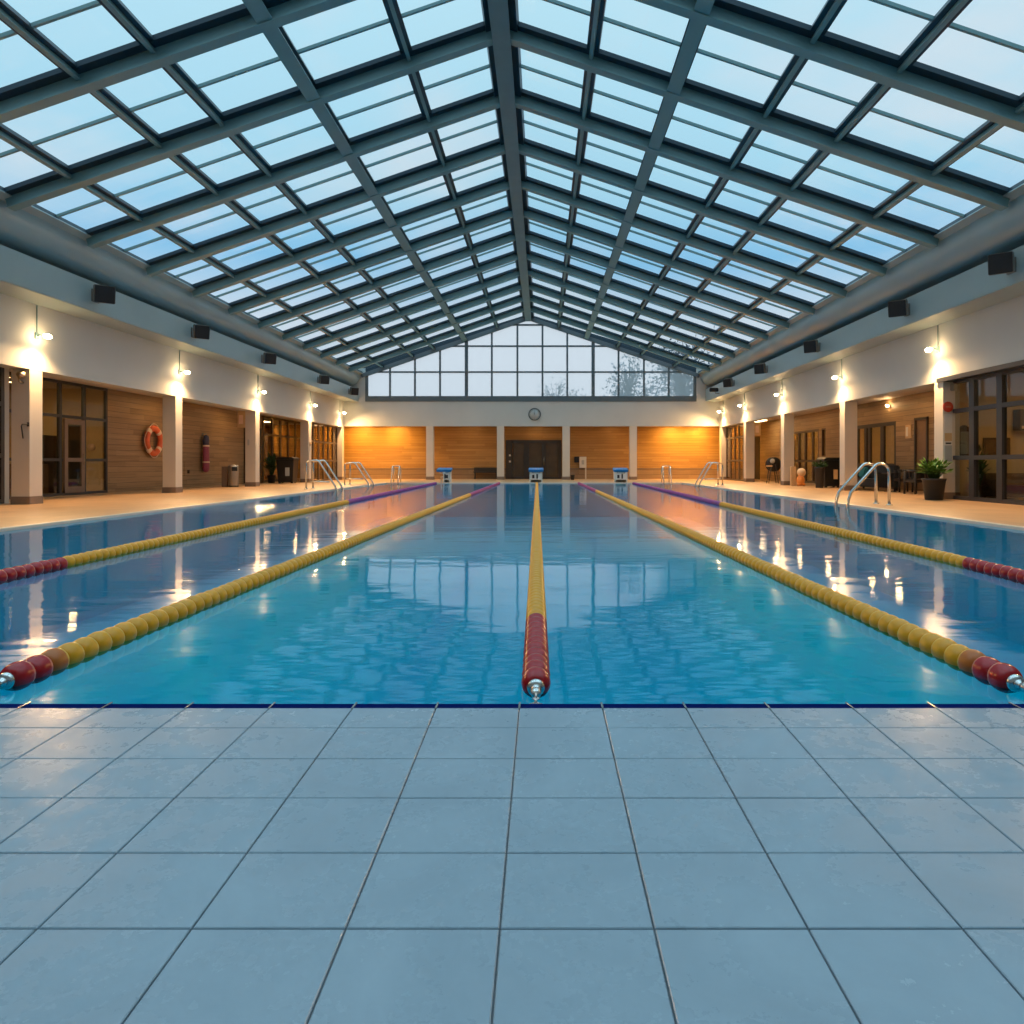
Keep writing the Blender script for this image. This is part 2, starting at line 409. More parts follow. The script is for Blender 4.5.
# basin
b = MB(); d = -1.7
def quad(b, *p): b.face([b.bm.verts.new(q) for q in p])
pl, pr, pn, pf = PL+.01, PR-.01, PN+.01, PF-.01
quad(b, (pl,pn,d),(pr,pn,d),(pr,pf,d),(pl,pf,d)); t = .035
quad(b, (pl,pn,d),(pl,pf,d),(pl,pf,t),(pl,pn,t)); quad(b, (pr,pn,d),(pr,pf,d),(pr,pf,t),(pr,pn,t))
quad(b, (pl,pn,d),(pr,pn,d),(pr,pn,t),(pl,pn,t)); quad(b, (pl,pf,d),(pr,pf,d),(pr,pf,t),(pl,pf,t))
struct(b.build('pool_basin', M['basin']))
b = MB(); quad(b, (PL+.002,PN+.002,WZ),(PR-.002,PN+.002,WZ),(PR-.002,PF-.002,WZ),(PL+.002,PF-.002,WZ))
wt = b.build('pool_water', M['water']); tag(wt, 'calm blue water filling the long swimming pool', 'water', None, 'stuff')

# ------------------------------------------------------------------ walls
b = MB(); b.box(XL-.45, XL, Y0, YF, HB, 5.76)
hl = struct(b.build('wall_left', M['white']))
b = MB(); b.box(XR, XR+.45, Y0, YF, HB, 5.76); struct(b.build('wall_right', M['white']))
b = MB(); b.box(OUT_L-.2, OUT_L, Y0, YB, 0, 3.8); struct(b.build('wall_left_outer', M['beige']))
b = MB(); b.box(OUT_R, OUT_R+.2, Y0, YB, 0, 3.8); struct(b.build('wall_right_outer', M['beige']))
b = MB(); b.box(OUT_L, XL-.45, Y0, YF, RC, RC+.2); b.box(XR+.45, OUT_R, Y0, YF, RC, RC+.2); b.box(OUT_L, OUT_R, YF+.2, YB, RC+.001, RC+.2)
struct(b.build('ceiling_recess', M['soffit']))
b = MB()
b.box(REC_L-.15, REC_L, 23.66, 36.8, DECK, RC)
struct(b.build('wall_left_boarding', M['wood']))
b = MB(); b.box(OUT_L, REC_L-.15, 23.66, 23.8, DECK, RC); b.box(OUT_L, REC_L-.15, 36.66, 36.8, DECK, RC); struct(b.build('wall_left_partition', M['beige']))
b = MB()    # right recess: wood around the glazed screens
def hole_wall(b, x, y0, y1, holes):      # holes: (ya, yb, za, zb)
    ys = sorted({y0, y1}|{h[0] for h in holes}|{h[1] for h in holes})
    for a, c in zip(ys, ys[1:]):
        mid = (a+c)/2; hh = [h for h in holes if h[0] < mid < h[1]]
        z = DECK
        for h in sorted(hh, key=lambda q: q[2]):
            if h[2] > z: b.box(x, x+.15, a, c, z, h[2])
            z = h[3]
        b.box(x, x+.15, a, c, z, RC)
hole_wall(b, REC_R, 19.62, YB, [(24.62, 25.5, DECK, 2.72), (26.9, 30.25, DECK, 2.70), (34.4, 38.0, DECK, 2.78), (33.55, 34.05, 1.4, 2.78), (43.7, 45.1, DECK, 2.75)])
struct(b.build('wall_right_boarding', M['wood']))
b = MB(); b.box(XR+.47, OUT_R, 19.5, 19.58, DECK, RC); struct(b.build('wall_lounge', M['beige']))
b = MB(); b.box(XR+.47, REC_R, 19.58, 19.64, DECK, RC); struct(b.build('wall_recess_end', M['wood']))
# near return walls on both sides, closing the hall behind the photographer
b = MB(); b.box(OUT_L, OUT_R, Y0-.2, Y0, 0, 9.7); struct(b.build('wall_back', M['white']))
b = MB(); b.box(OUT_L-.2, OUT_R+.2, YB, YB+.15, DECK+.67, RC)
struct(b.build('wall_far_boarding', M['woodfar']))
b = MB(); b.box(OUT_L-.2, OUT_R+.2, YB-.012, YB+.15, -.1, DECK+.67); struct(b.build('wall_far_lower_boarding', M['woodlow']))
# far wall front plane
b = MB(); b.box(XL, XR, YF, YF+.4, 3.40, 4.93)
b.box(XL-1, -10.98, YF, YF+.4, 4.93, 7.0); b.box(9.60, XR+1, YF, YF+.4, 4.93, 7.0)
b.box(OUT_L-.2, XL, YF+.02, YF+.4, RC+.2, 5.76); b.box(XR, OUT_R+.2, YF+.02, YF+.4, RC+.2, 5.76)
struct(b.build('wall_far', M['white']))

# bulkheads (boxed ducts) and curved gutters
EZ = 6.73; RX, RZ = -.85, 10.36; EL, ER = -11.3, 9.85
b = MB(); b.box(XL, -11.4, Y0, YF, 4.92, 5.68, .015); struct(b.build('trim_3', M['bulkhead']))
b = MB(); b.box(10.16, XR, Y0, YF, 4.92, 5.68, .015); struct(b.build('trim_4', M['bulkhead']))
def gutter(s, ex, wx):
    # curved fascia from the eave down and back to the wall
    pts = [(ex, EZ+.12), (ex-s*.02, 6.60)]
    for k in range(9):
        a = k/8*PI/2; pts.append((ex-s*.02 - s*(.55*(1-math.cos(a))), 6.50-.58*math.sin(a)))
    pts += [(wx-s*.3, 5.90), (wx-s*.3, EZ+.12)]
    return pts
b = MB(); b.prism_y([(x, z) for x, z in gutter(1, EL, XL)], Y0, YF, True); o = struct(b.build('trim_5', M['duct']))
b = MB(); b.prism_y([(x, z) for x, z in gutter(-1, ER, XR)], Y0, YF, True); o2 = struct(b.build('trim_6', M['duct']))
for oo in (o, o2):
    mdf = oo.modifiers.new('es', 'EDGE_SPLIT'); mdf.split_angle = math.radians(35)
# near-black backing paints in the shade between bulkhead and gutter
b = MB(); b.box(XL-.45, XL, Y0, YF, 5.765, 7.0); b.box(XR, XR+.45, Y0, YF, 5.765, 7.0); struct(b.build('trim_7', M['steel_dark']))

# ------------------------------------------------------------------ glass roof
roof = bpy.data.objects.new('ceiling', None); C.objects.link(roof); roof.location = (RX, 20, EZ); struct(roof)
ry = [14.75+2.6*k for k in range(-7, 11)]+[42.6]
def slope_pt(side, t, dn=0):         # t=0 ridge .. 1 eave; dn = distance below the glass, measured square to it
    ex = EL if side < 0 else ER
    p = Vector((RX+(ex-RX)*t, 0, RZ+(EZ-RZ)*t)); d = Vector((ex-RX, 0, EZ-RZ)).normalized()
    n = Vector((d.z, 0, -d.x)) if side > 0 else Vector((-d.z, 0, d.x))
    if n.z > 0: n = -n
    return p+n*dn
def beam_down(b, side, y0, y1, d0, d1, t0=0, t1=1.0):      # rafter-type beam following the slope
    ps = [slope_pt(side, t0, d0), slope_pt(side, t1, d0), slope_pt(side, t1, d1), slope_pt(side, t0, d1)]
    b.prism_y([(p.x, p.z) for p in ps], y0, y1)
TJL, TJR = [.19, .385, .565, .69, .87], [.18, .345, .52, .66, .85]
GY0, GY1 = Y0, YF
for side in (-1, 1):
    p0, p1 = slope_pt(side, 0, 0), slope_pt(side, 1.02, 0)
    b = MB(); quad(b, (p0.x, GY0, p0.z), (p1.x, GY0, p1.z), (p1.x, GY1, p1.z), (p0.x, GY1, p0.z))
    b.build('glass_pane', M['roofglass'], roof)
    for i, y in enumerate(ry):
        if i == len(ry)-1: break
        b = MB(); beam_down(b, side, y-.075, y+.075, .08, .30, .005, 1.0)
        beam_down(b, side, y-.11, y+.11, .30, .335, .005, 1.0)
        b.build('rafter', M['steel'], roof)
        b = MB(); beam_down(b, side, y-.25, y+.13, 0.01, .10, .0, 1.0); b.build('rafter_flashing', M['steel_dark'], roof)
        if i < len(ry)-1:
            ym = y+1.33
            b = MB(); beam_down(b, side, ym-.026, ym+.026, .01, .07, 0, 1.0); b.build('glazing_bar', M['steel'], roof)
    for k, t in enumerate(TJL if side < 0 else TJR):
        wdt = .15 if k == 1 else .075
        L_ = 10.7; dt = wdt/L_
        b = MB(); beam_down(b, side, GY0, GY1, .02, .28 if k == 1 else .19, t-dt/2, t+dt/2)
        if k == 1: beam_down(b, side, GY0, GY1, .28, .31, t-dt*.9, t+dt*.9)
        b.build('purlin', M['steel'], roof)
        b = MB(); beam_down(b, side, GY0, GY1, .0, .09, t-dt*.5-.008, t+dt*.5+.008); b.build('purlin_flashing', M['steel_dark'], roof)
    b = MB(); beam_down(b, side, GY0, GY1, 0, .10, .986, 1.012); b.build('eave_beam', M['steel_dark'], roof)
    b = MB(); beam_down(b, side, GY0, GY1, .10, .13, .986, 1.012); b.build('eave_rail', M['duct'], roof)
    b = MB(); beam_down(b, side, GY0, GY1, .0, .14, .012, .035); b.build('ridge_flashing', M['steel_dark'], roof)
b = MB(); b.box(RX-.12, RX+.12, GY0, GY1-.07, RZ-.42, RZ-.02); b.box(RX-.19, RX+.19, GY0, GY1-.07, RZ-.46, RZ-.42)
b.build('ridge_beam', M['ridge'], roof)
# gable window
gx = [-10.9,-9.45,-7.9,-6.34,-4.7,-3.12,-1.53,.03,1.57,3.18,4.76,6.34,7.88,9.5]
def roofz(x, drop=.3):
    t = (x-RX)/((EL-RX) if x < RX else (ER-RX)); return RZ+(EZ-RZ)*t-drop
b = MB(); b.box(-10.98, 9.6, YF-.03, YF+.12, 4.93, 5.27)
for i, x in enumerate(gx):
    wd = .10 if i in (4, 9) else .055
    if i in (0, 13): wd = .09
    b.box(x-wd, x+wd, YF, YF+.1, 5.2, max(5.3, roofz(x, .25)))
for z in (6.77, 8.38, 9.70):
    xl = RX-(RZ-.3-z)/(RZ-EZ)*(RX-EL); xr = RX+(RZ-.3-z)/(RZ-EZ)*(ER-RX)
    xl = max(xl, -10.9); xr = min(xr, 9.5)
    if xr > xl: b.box(xl, xr, YF+.01, YF+.09, z-.05, z+.05)
# sloping head members
for side, ex in ((-1, EL), (1, ER)):
    ps = [slope_pt(side, 0, .10), slope_pt(side, 1, .10), slope_pt(side, 1, .34), slope_pt(side, 0, .34)]
    b.prism_y([(p.x, p.z) for p in ps], YF-.06, YF+.14)
gw = struct(b.build('window_1', M['gframe']))
b = MB(); yy = YF+.05
vs = [(-10.9, 5.25), (9.5, 5.25), (9.5, 6.72), (RX, RZ-.2), (-10.9, 6.72)]
b.face([b.bm.verts.new((x, yy, z)) for x, z in vs]); b.build('glass_pane', M['gableglass'], gw)
b = MB(); b.prism_y([(-12.6, 6.3), (-10.9, 6.62), (RX, RZ-.26), (9.5, 6.62), (11.3, 6.3), (11.3, 6.7), (RX, RZ+.03), (-12.6, 6.7)], YF+.12, YF+.2)
struct(b.build('trim_8', M['steel_dark']))

# ------------------------------------------------------------------ pillars
ycl = [10.1, 16.8, 23.5, 30.05, 36.9, 43.06]; ycr = [13.0, 19.25, 25.5, 31.9, 37.85, 43.06]
nth = ['beside the dark glazed entrance with a brass camera on it', 'beside the orange life ring', 'behind the tall metal litter bin', 'beyond the black wheeled bin', 'in the far left corner']
nthr = ['carrying the red round sign and poster', 'beyond the dark armchairs', 'beside the orange toy', 'carrying the sand coloured sign on the right', 'in the far right corner']
def pillar(x0, x1, y0, y1, z1, label, group):
    o = thing('pillar', ((x0+x1)/2, (y0+y1)/2, DECK), label, 'pillar', group)
    b = MB(); b.box(x0, x1, y0, y1, DECK, z1, .006); b.build('shaft', M['pillar'], o)
    b = MB(); b.box(x0-.012, x1+.012, y0-.012, y1+.012, DECK, DECK+.19, .004); b.build('plinth', M['base'], o)
    return o
for i, y in enumerate(ycl):
    if i == 0: continue
    y1 = y+.44 if i < 5 else YF
    pillar(XL-.44, XL, y, y1, HB, 'cream square pillar on the left, '+nth[i-1], 'side pillars')
for i, y in enumerate(ycr):
    if i == 0: continue
    y1 = y+.44 if i < 5 else YF
    pillar(XR, XR+.46, y, y1, HB, 'cream square pillar on the right, '+nthr[i-1], 'side pillars')
for (a, c, lb) in ((-7.2,-6.75,'between the two left timber bays'), (-2.8,-2.36,'left of the dark glazed far doors'), (1.27,1.73,'right of the dark glazed far doors'), (5.46,5.9,'between the two right timber bays')):
    pillar(a, c, YF, YF+.4, 3.4, 'pale square pillar of the far wall, '+lb, 'far wall pillars')
# conduit seams up the header from each lamp
# ------------------------------------------------------------------ wall lamps with brackets
lampsL = [(XL, min(y+.22, 42.55), 1) for y in ycl]; lampsR = [(XR, min(y+.22, 42.55), -1) for y in ycr]
def wall_lamp(x, y, s, label):
    z = 4.17 if s > 0 else 4.24
    o = thing('wall_lamp', (x, y, z), label, 'lamp', 'warm floodlights above the pillars')
    b = MB(); b.box(min(x, x+s*.03), max(x, x+s*.03), y-.06, y+.06, z-.08, z+.08, .005); b.tube([(x+s*.02, y, z), (x+s*.20, y, z+.05)], .018); b.build('bracket', M['steel'], o)
    b = MB(); b.tube([(x+s*.02, y, z+.05), (x+s*.02, y, 4.91)], .014, 8); b.build('conduit', M['steel'], o)
    b = MB(); b.obox((x+s*.28, y, z+.045), (.09, .12, .03), None, .008); b.build('housing', M['steel'], o)
    b = MB(); b.sphere((x+s*.28, y, z-.02), .075, (1.15, 1.3, .75)); b.build('lamp_glass', M['bulb'], o)
    return o
ordn = ['nearest the camera', 'second nearest the camera', 'third nearest the camera', 'fourth nearest the camera', 'in the far corner']
for i, (x, y, s) in enumerate(lampsL):
    wall_lamp(x, y, s, ('glowing warm wall lamp over a left pillar, '+(ordn[i-1])) if i else 'warm wall lamp on the left wall, out of frame nearest the camera')
for i, (x, y, s) in enumerate(lampsR):
    wall_lamp(x, y, s, ('glowing warm wall lamp over a right pillar, '+(ordn[i-1])) if i else 'warm wall lamp on the right wall, out of frame nearest the camera')
LAMPW = 700
for (x, y, s) in lampsL+lampsR:
    ld = bpy.data.lights.new('lamp_beam', 'SPOT'); ld.energy = LAMPW; ld.color = (1, .58, .25); ld.spot_size = math.radians(168); ld.spot_blend = .75; ld.shadow_soft_size = .06
    lo = bpy.data.objects.new('lamp_beam', ld); C.objects.link(lo); lo.location = (x+s*.28, y, 4.06 if s > 0 else 4.13)
    lo.rotation_euler = Vector((s*.62, -.15, -1)).to_track_quat('-Z', 'Y').to_euler()

# ------------------------------------------------------------------ speakers on the bulkheads
def speaker(x, y, s, label, yaw, sz=(.26, .46, .44)):
    z = 5.33
    o = thing('loudspeaker', (x, y, z), label, 'speaker', 'loudspeakers along the bulkheads')
    face = -11.4 if s > 0 else 10.16
    R = Matrix.Rotation(yaw, 4, 'Z').to_3x3() @ Matrix.Rotation(s*math.radians(12), 4, 'Y').to_3x3()
    c = Vector((face+s*.36, y, z))
    o.location = (c.x, c.y, c.z-.2)
    b = MB(); b.obox(c, sz, R, .02); b.build('cabinet', M['spkbody'], o)
    b = MB(); b.obox(c+R @ Vector((s*(sz[0]/2+.008), 0, 0)), (.02, sz[1]*.94, sz[2]*.94), R, .006); b.build('grille', M['spk'], o)
    b = MB(); b.box(min(face-s*.01, face+s*.03), max(face-s*.01, face+s*.03), y+.05, y+.33, z-.16, z+.16, .005); b.tube([(face+s*.02, y+.18, z), (face+s*.22, y+.1, z)], .03); b.build('bracket', M['spkbody'], o)
    return o
lname = ['nearest the camera', 'second from the camera', 'third from the camera', 'fourth from the camera', 'fifth, nearest the far window']
for i, px in enumerate((104, 201, 269.5, 324, 354)):
    y = F*11.05/(VX-px); speaker(0, y, 1, 'black loudspeaker bracketed to the left bulkhead, '+lname[i], math.radians(-52))
for i, px in enumerate((1001, 898, 811, 760, 728)):
    y = F*9.8/(px-VX); speaker(0, y, -1, 'black loudspeaker bracketed to the right bulkhead, '+lname[i], math.radians(52))
y = F*9.8/(713-VX)
o = thing('floodlight', (9.85, y, 5.1), 'small dark floodlight on the right bulkhead beside the far window', 'lamp')
b = MB(); b.obox((9.85, y, 5.3), (.5, .2, .22), None, .03); b.build('housing', M['spk'], o)
b = MB(); b.tube([(10.17, y, 5.1), (9.95, y, 5.1), (9.9, y, 5.22)], .03); b.build('bracket', M['spkbody'], o)

# ------------------------------------------------------------------ glazed screens
def glazing(name, x, y0, y1, z0, z1, muls, trans, fw=.055, dp=.08, thick=None, door=None, glassm=None, fm=None):
    b = MB(); fm = fm or M['frame']; thick = thick or []
    b.box(x-dp/2, x+dp/2, y0, y0+fw*1.4, z0, z1); b.box(x-dp/2, x+dp/2, y1-fw*1.4, y1, z0, z1)
    b.box(x-dp/2-.001, x+dp/2+.001, y0, y1, z0, z0+fw*1.5); b.box(x-dp/2-.001, x+dp/2+.001, y0, y1, z1-fw*1.6, z1)
    for m in muls:
        ww = fw*(1.5 if m in thick else 1)
        b.box(x-dp/2-.004, x+dp/2+.004, m-ww, m+ww, z0, z1)
    for t in trans: b.box(x-dp/2-.002, x+dp/2+.002, y0, y1, t-fw*.8, t+fw*.8)
    o = struct(b.build(name, fm))
    b = MB(); b.box(x-.006, x+.006, y0+.01, y1-.01, z0+.02, z1-.02); b.build('glass_pane', glassm or M['glass'], o)
    return o
g1 = glazing('window_2', REC_L-.02, 17.2, 23.66, DECK, RC, [18.0, 19.1, 20.22, 21.35, 22.48], [1.18, 2.52])
g0 = glazing('window_3', -13.25, 6.0, 17.2, DECK, RC, [7.4, 8.5, 9.6, 10.8, 12.0, 13.2, 14.4, 15.7], [1.25, 2.52], .07)
b = MB(); b.box(-14.9, -13.2, 17.2, 17.34, DECK, RC); struct(b.build('wall_left_return', M['white']))
b = MB(); b.box(-13.4, XL-.44, Y0, 6.0, DECK, RC); struct(b.build('wall_left_near', M['white']))
# door leaf inside window_2
b = MB(); x = REC_L+.05
b.box(x-.03, x+.03, 21.45, 21.60, .16, 2.44); b.box(x-.03, x+.03, 22.24, 22.39, .16, 2.44); b.box(x-.031, x+.031, 21.45, 22.39, .16, .34); b.box(x-.031, x+.031, 21.45, 22.39, 2.30, 2.44); b.box(x-.029, x+.029, 21.6, 22.24, 1.12, 1.24)
dr = b.build('door_leaf', M['base'], g1)
b = MB(); b.box(x-.008, x+.008, 21.6, 22.24, .34, 2.3); b.build('door_glass', M['glass'], dr)
b = MB(); b.tube([(x+.03, 22.3, 1.05), (x+.08, 22.3, 1.05), (x+.08, 22.3, 1.35), (x+.03, 22.3, 1.35)], .012, 8); b.build('door_handle', M['chrome'], dr)
BR = principled('brown_metal_frame', (.10, .07, .045), .45); M['brownframe'] = BR
glazing('window_4', REC_L+.0, 36.82, YB, DECK, RC, [38.1, 39.3, 40.5, 41.7, 43.0], [2.62], .07, fm=BR)
glazing('window_5', -12.62, 37.36, 43.04, DECK, HB+.02, [38.6, 39.5, 40.4, 41.3, 42.2], [1.25, 2.3], .06, fm=BR)
glazing('window_6', 11.36, 12.3, 19.5, DECK, HB+.03, [13.1, 14.15, 15.2, 16.25, 17.3, 18.42], [1.22, 2.5], .07, .12, thick=[17.3, 18.42, 15.2])
b = MB(); b.box(XR-.05, XR+.45, 12.3, 19.5, HB-.02, HB+.10, .005); struct(b.build('trim_9', M['frame']))
b = MB(); b.box(XR+.1, XR+.45, Y0, 12.3, DECK, RC); struct(b.build('wall_right_near', M['white']))
glazing('window_7', REC_R+.04, 26.9, 30.25, DECK, 2.70, [28.0, 29.1, 29.45], [1.0], .09, fm=M['doordark'], thick=[28.0])
glazing('window_8', REC_R+.04, 34.4, 38.0, DECK, 2.78, [35.2, 36.2, 37.1], [1.2], .07, fm=BR)
glazing('window_9', REC_R+.04, 33.55, 34.05, 1.4, 2.78, [], [], .04, fm=BR)
glazing('window_10', 11.36, 38.31, 43.04, DECK, HB+.02, [39.4, 40.3, 41.2, 42.1], [1.25, 2.6], .06, fm=BR)
# solid doors
def door(name, x, y0, y1, z1, m, s=-1):
    b = MB(); b.box(x-.05, x+.09, y0, y0+.09, DECK, z1); b.box(x-.05, x+.09, y1-.09, y1, DECK, z1); b.box(x-.05, x+.09, y0, y1, z1-.09, z1)
    o = struct(b.build(name, M['doordark']))
    b = MB(); b.box(x, x+.05, y0+.09, y1-.09, DECK+.01, z1-.09); b.build('door_leaf', m, o)
    b = MB(); hx = x-.001 if s < 0 else x+.051
    b.tube([(hx, y0+.2, 1.15), (hx+s*.05, y0+.2, 1.15), (hx+s*.05, y0+.34, 1.15)], .014, 8); b.build('door_handle', M['chrome'], o)
door('door_1', REC_R, 24.62, 25.5, 2.72, M['door'])
door('door_2', REC_R, 43.7, 45.1, 2.75, M['doordark'])
b = MB(); b.box(REC_L, REC_L+.08, 34.5, 36.5, DECK, 2.9); dd = struct(b.build('door_3', M['doordark']))
b = MB(); b.tube([(REC_L+.09, 34.7, 1.15), (REC_L+.15, 34.7, 1.15), (REC_L+.15, 34.85, 1.15)], .014, 8); b.build('door_handle', M['chrome'], dd)
# partitions right side rooms
b = MB(); b.box(REC_R+.15, OUT_R, 31.4, 31.52, DECK, RC); b.box(REC_R+.15, OUT_R, 38.6, 38.72, DECK, RC); b.box(REC_R+.15, OUT_R, 26.0, 26.1, DECK, RC)
struct(b.build('wall_right_partition', M['beige']))
# far glazed doors
fx0, fx1 = at(506, YB), at(561.5, YB); z1 = 2.6
b = MB(); yy0, yy1 = YB-.14, YB-.02
b.box(fx0, fx0+.42, yy0, yy1, DECK, z1); b.box(fx1-.22, fx1, yy0, yy1, DECK, z1); b.box(fx0, fx1, yy0-.002, yy1, z1-.2, z1); b.box(fx0, fx1, yy0-.002, yy1, DECK, DECK+.14)
for px0, px1 in ((524.5, 528.4), (542.5, 545)):
    b.box(at(px0, YB)-.05, at(px1, YB)+.05, yy0, yy1, DECK, z1)
fd = struct(b.build('door_4', M['doordark']))
pane = principled('dark_door_glass', (.10, .065, .03), .12, 0, .3, 2)
for (a, c) in ((513, 524.5), (528.4, 542.5), (545, 558)):
    b = MB(); b.box(at(a, YB), at(c, YB), YB-.09, YB-.06, DECK+.14, z1-.2); b.build('glass_pane', pane, fd)
b = MB(); b.box(fx0+.2, fx0+.32, yy0-.02, yy0, 1.15, 1.27); b.box(fx0+.2, fx0+.32, yy0-.02, yy0, 1.55, 1.67); b.build('door_plate', M['paper'], fd)
b = MB(); b.tube([(at(544, YB), yy0-.06, .95), (at(544, YB), yy0-.06, 1.5)], .02, 8); b.tube([(at(544, YB), yy0-.06, 1.0), (at(544, YB), yy0+.01, 1.0)], .015, 8); b.tube([(at(544, YB), yy0-.06, 1.45), (at(544, YB), yy0+.01, 1.45)], .015, 8); b.build('door_handle', M['chrome'], fd)
# dado rails of the far bays
for (a, c) in ((XL, -7.2), (-6.75, fx0-.3), (fx1+.1, 5.46), (5.9, XR)):
    pass
b = MB(); b.box(XL, fx0-.02, YB-.03, YB+.001, DECK+.64, DECK+.70); b.box(fx1+.02, XR, YB-.03, YB+.001, DECK+.64, DECK+.70); struct(b.build('trim_10', M['base']))

# ------------------------------------------------------------------ ceiling lamps in rooms and recesses
def room_lamp(x, y, label, l=1.6, wd=.5, m='roomlamp'):
    o = thing('ceiling_lamp', (x, y, RC-.06), label, 'lamp')
    b = MB(); b.box(x-wd/2, x+wd/2, y-l/2, y+l/2, RC-.05, RC-.002, .005); b.build('housing', M['white'], o)
    b = MB(); b.box(x-wd/2+.04, x+wd/2-.04, y-l/2+.04, y+l/2-.04, RC-.062, RC-.045); b.build('diffuser', M[m], o)
room_lamp(-16.4, 20.6, 'ceiling lamp inside the room behind the left glazed entrance')
room_lamp(-16.0, 12.5, 'ceiling lamp in the near left room, outside the frame')
room_lamp(-16.4, 41.0, 'ceiling lamp in the far left room behind the wheeled bin')
room_lamp(13.6, 16.4, 'ceiling lamp inside the near right lounge')
room_lamp(14.9, 28.6, 'ceiling lamp in the room behind the dark chairs')
room_lamp(14.9, 36.0, 'ceiling lamp in the room behind the right recess glazing')
room_lamp(12.6, 40.6, 'ceiling lamp in the far right room', m='roomlamp')
def downlight(x, y, z, label, m='down', r=.13):
    o = thing('downlight', (x, y, z-.03), label, 'lamp', 'round recessed downlights')
    b = MB(); b.lathe([(r*.78, -.004), (r, -.012), (r, 0), (r*.78, 0), (r*.78, -.004)], (x, y, z), caps=False); b.build('ring', M['white'], o)
    b = MB(); b.lathe([(.001, -.010), (r*.78, -.008), (r*.78, -.001)], (x, y, z)); b.build('lens', M[m], o)
for y, lb in ((22.0, 'hidden behind the poster pillar'), (24.7, 'over the dark armchair'), (26.7, 'over the spare chair'), (30.8, 'over the tall black bin'), (34.2, 'over the orange toy'), (37.4, 'over the hose reel')):
    downlight(12.6, y, RC, 'warm round downlight in the right recess ceiling, '+lb)
for y, lb in ((20.5, 'outside the left glazed entrance'), (26.5, 'over the life ring'), (32.0, 'over the litter bin'), (39.0, 'by the wheeled bin')):
    downlight(-13.75, y, RC, 'warm round downlight in the left recess ceiling, '+lb)
for px, lb, m in ((358, 'over the far left bay', 'downfar'), (392, 'second in the far left bay', 'downfar'), (470, 'over the dark bench bay', 'down'), (536.5, 'over the far doors', 'down'), (614.5, 'over the right starting block bay', 'down'), (675, 'second in the far right bay', 'downfar'), (702, 'over the far right bay', 'downfar')):
    downlight(at(px, 44.5), 44.45, RC, 'small downlight in the far recess ceiling, '+lb, m, .11)

# ------------------------------------------------------------------ lane ropes
PITCH, RAD = .115, .064
prof = [(.022, -.0575), (.038, -.055), (.053, -.045), (.063, -.022), (.0665, .002), (.0655, .022), (.0635, .033), (.060, .039), (.050, .049), (.034, .0555), (.022, .0575)]
mis = [0]*5+[1]*2+[0]*3
def float_mesh(name, m, rim):
    b = MB(); b.lathe(prof, seg=20, mis=mis, rot=Matrix.Rotation(PI/2, 4, 'X').to_3x3())
    me = bpy.data.meshes.new(name); bmesh.ops.recalc_face_normals(b.bm, faces=b.bm.faces[:])
    me.materials.append(m); me.materials.append(rim); b.bm.to_mesh(me); b.bm.free(); return me
FM = {'red': float_mesh('float_red', M['red'], M['rimred']), 'yellow': float_mesh('float_yellow', M['yellow'], M['rim']),
      'amber': float_mesh('float_amber', M['amber'], M['rim']), 'purple': float_mesh('float_purple', M['purple'], M['magenta']), 'magenta': float_mesh('float_magenta', M['magenta'], M['purple'])}
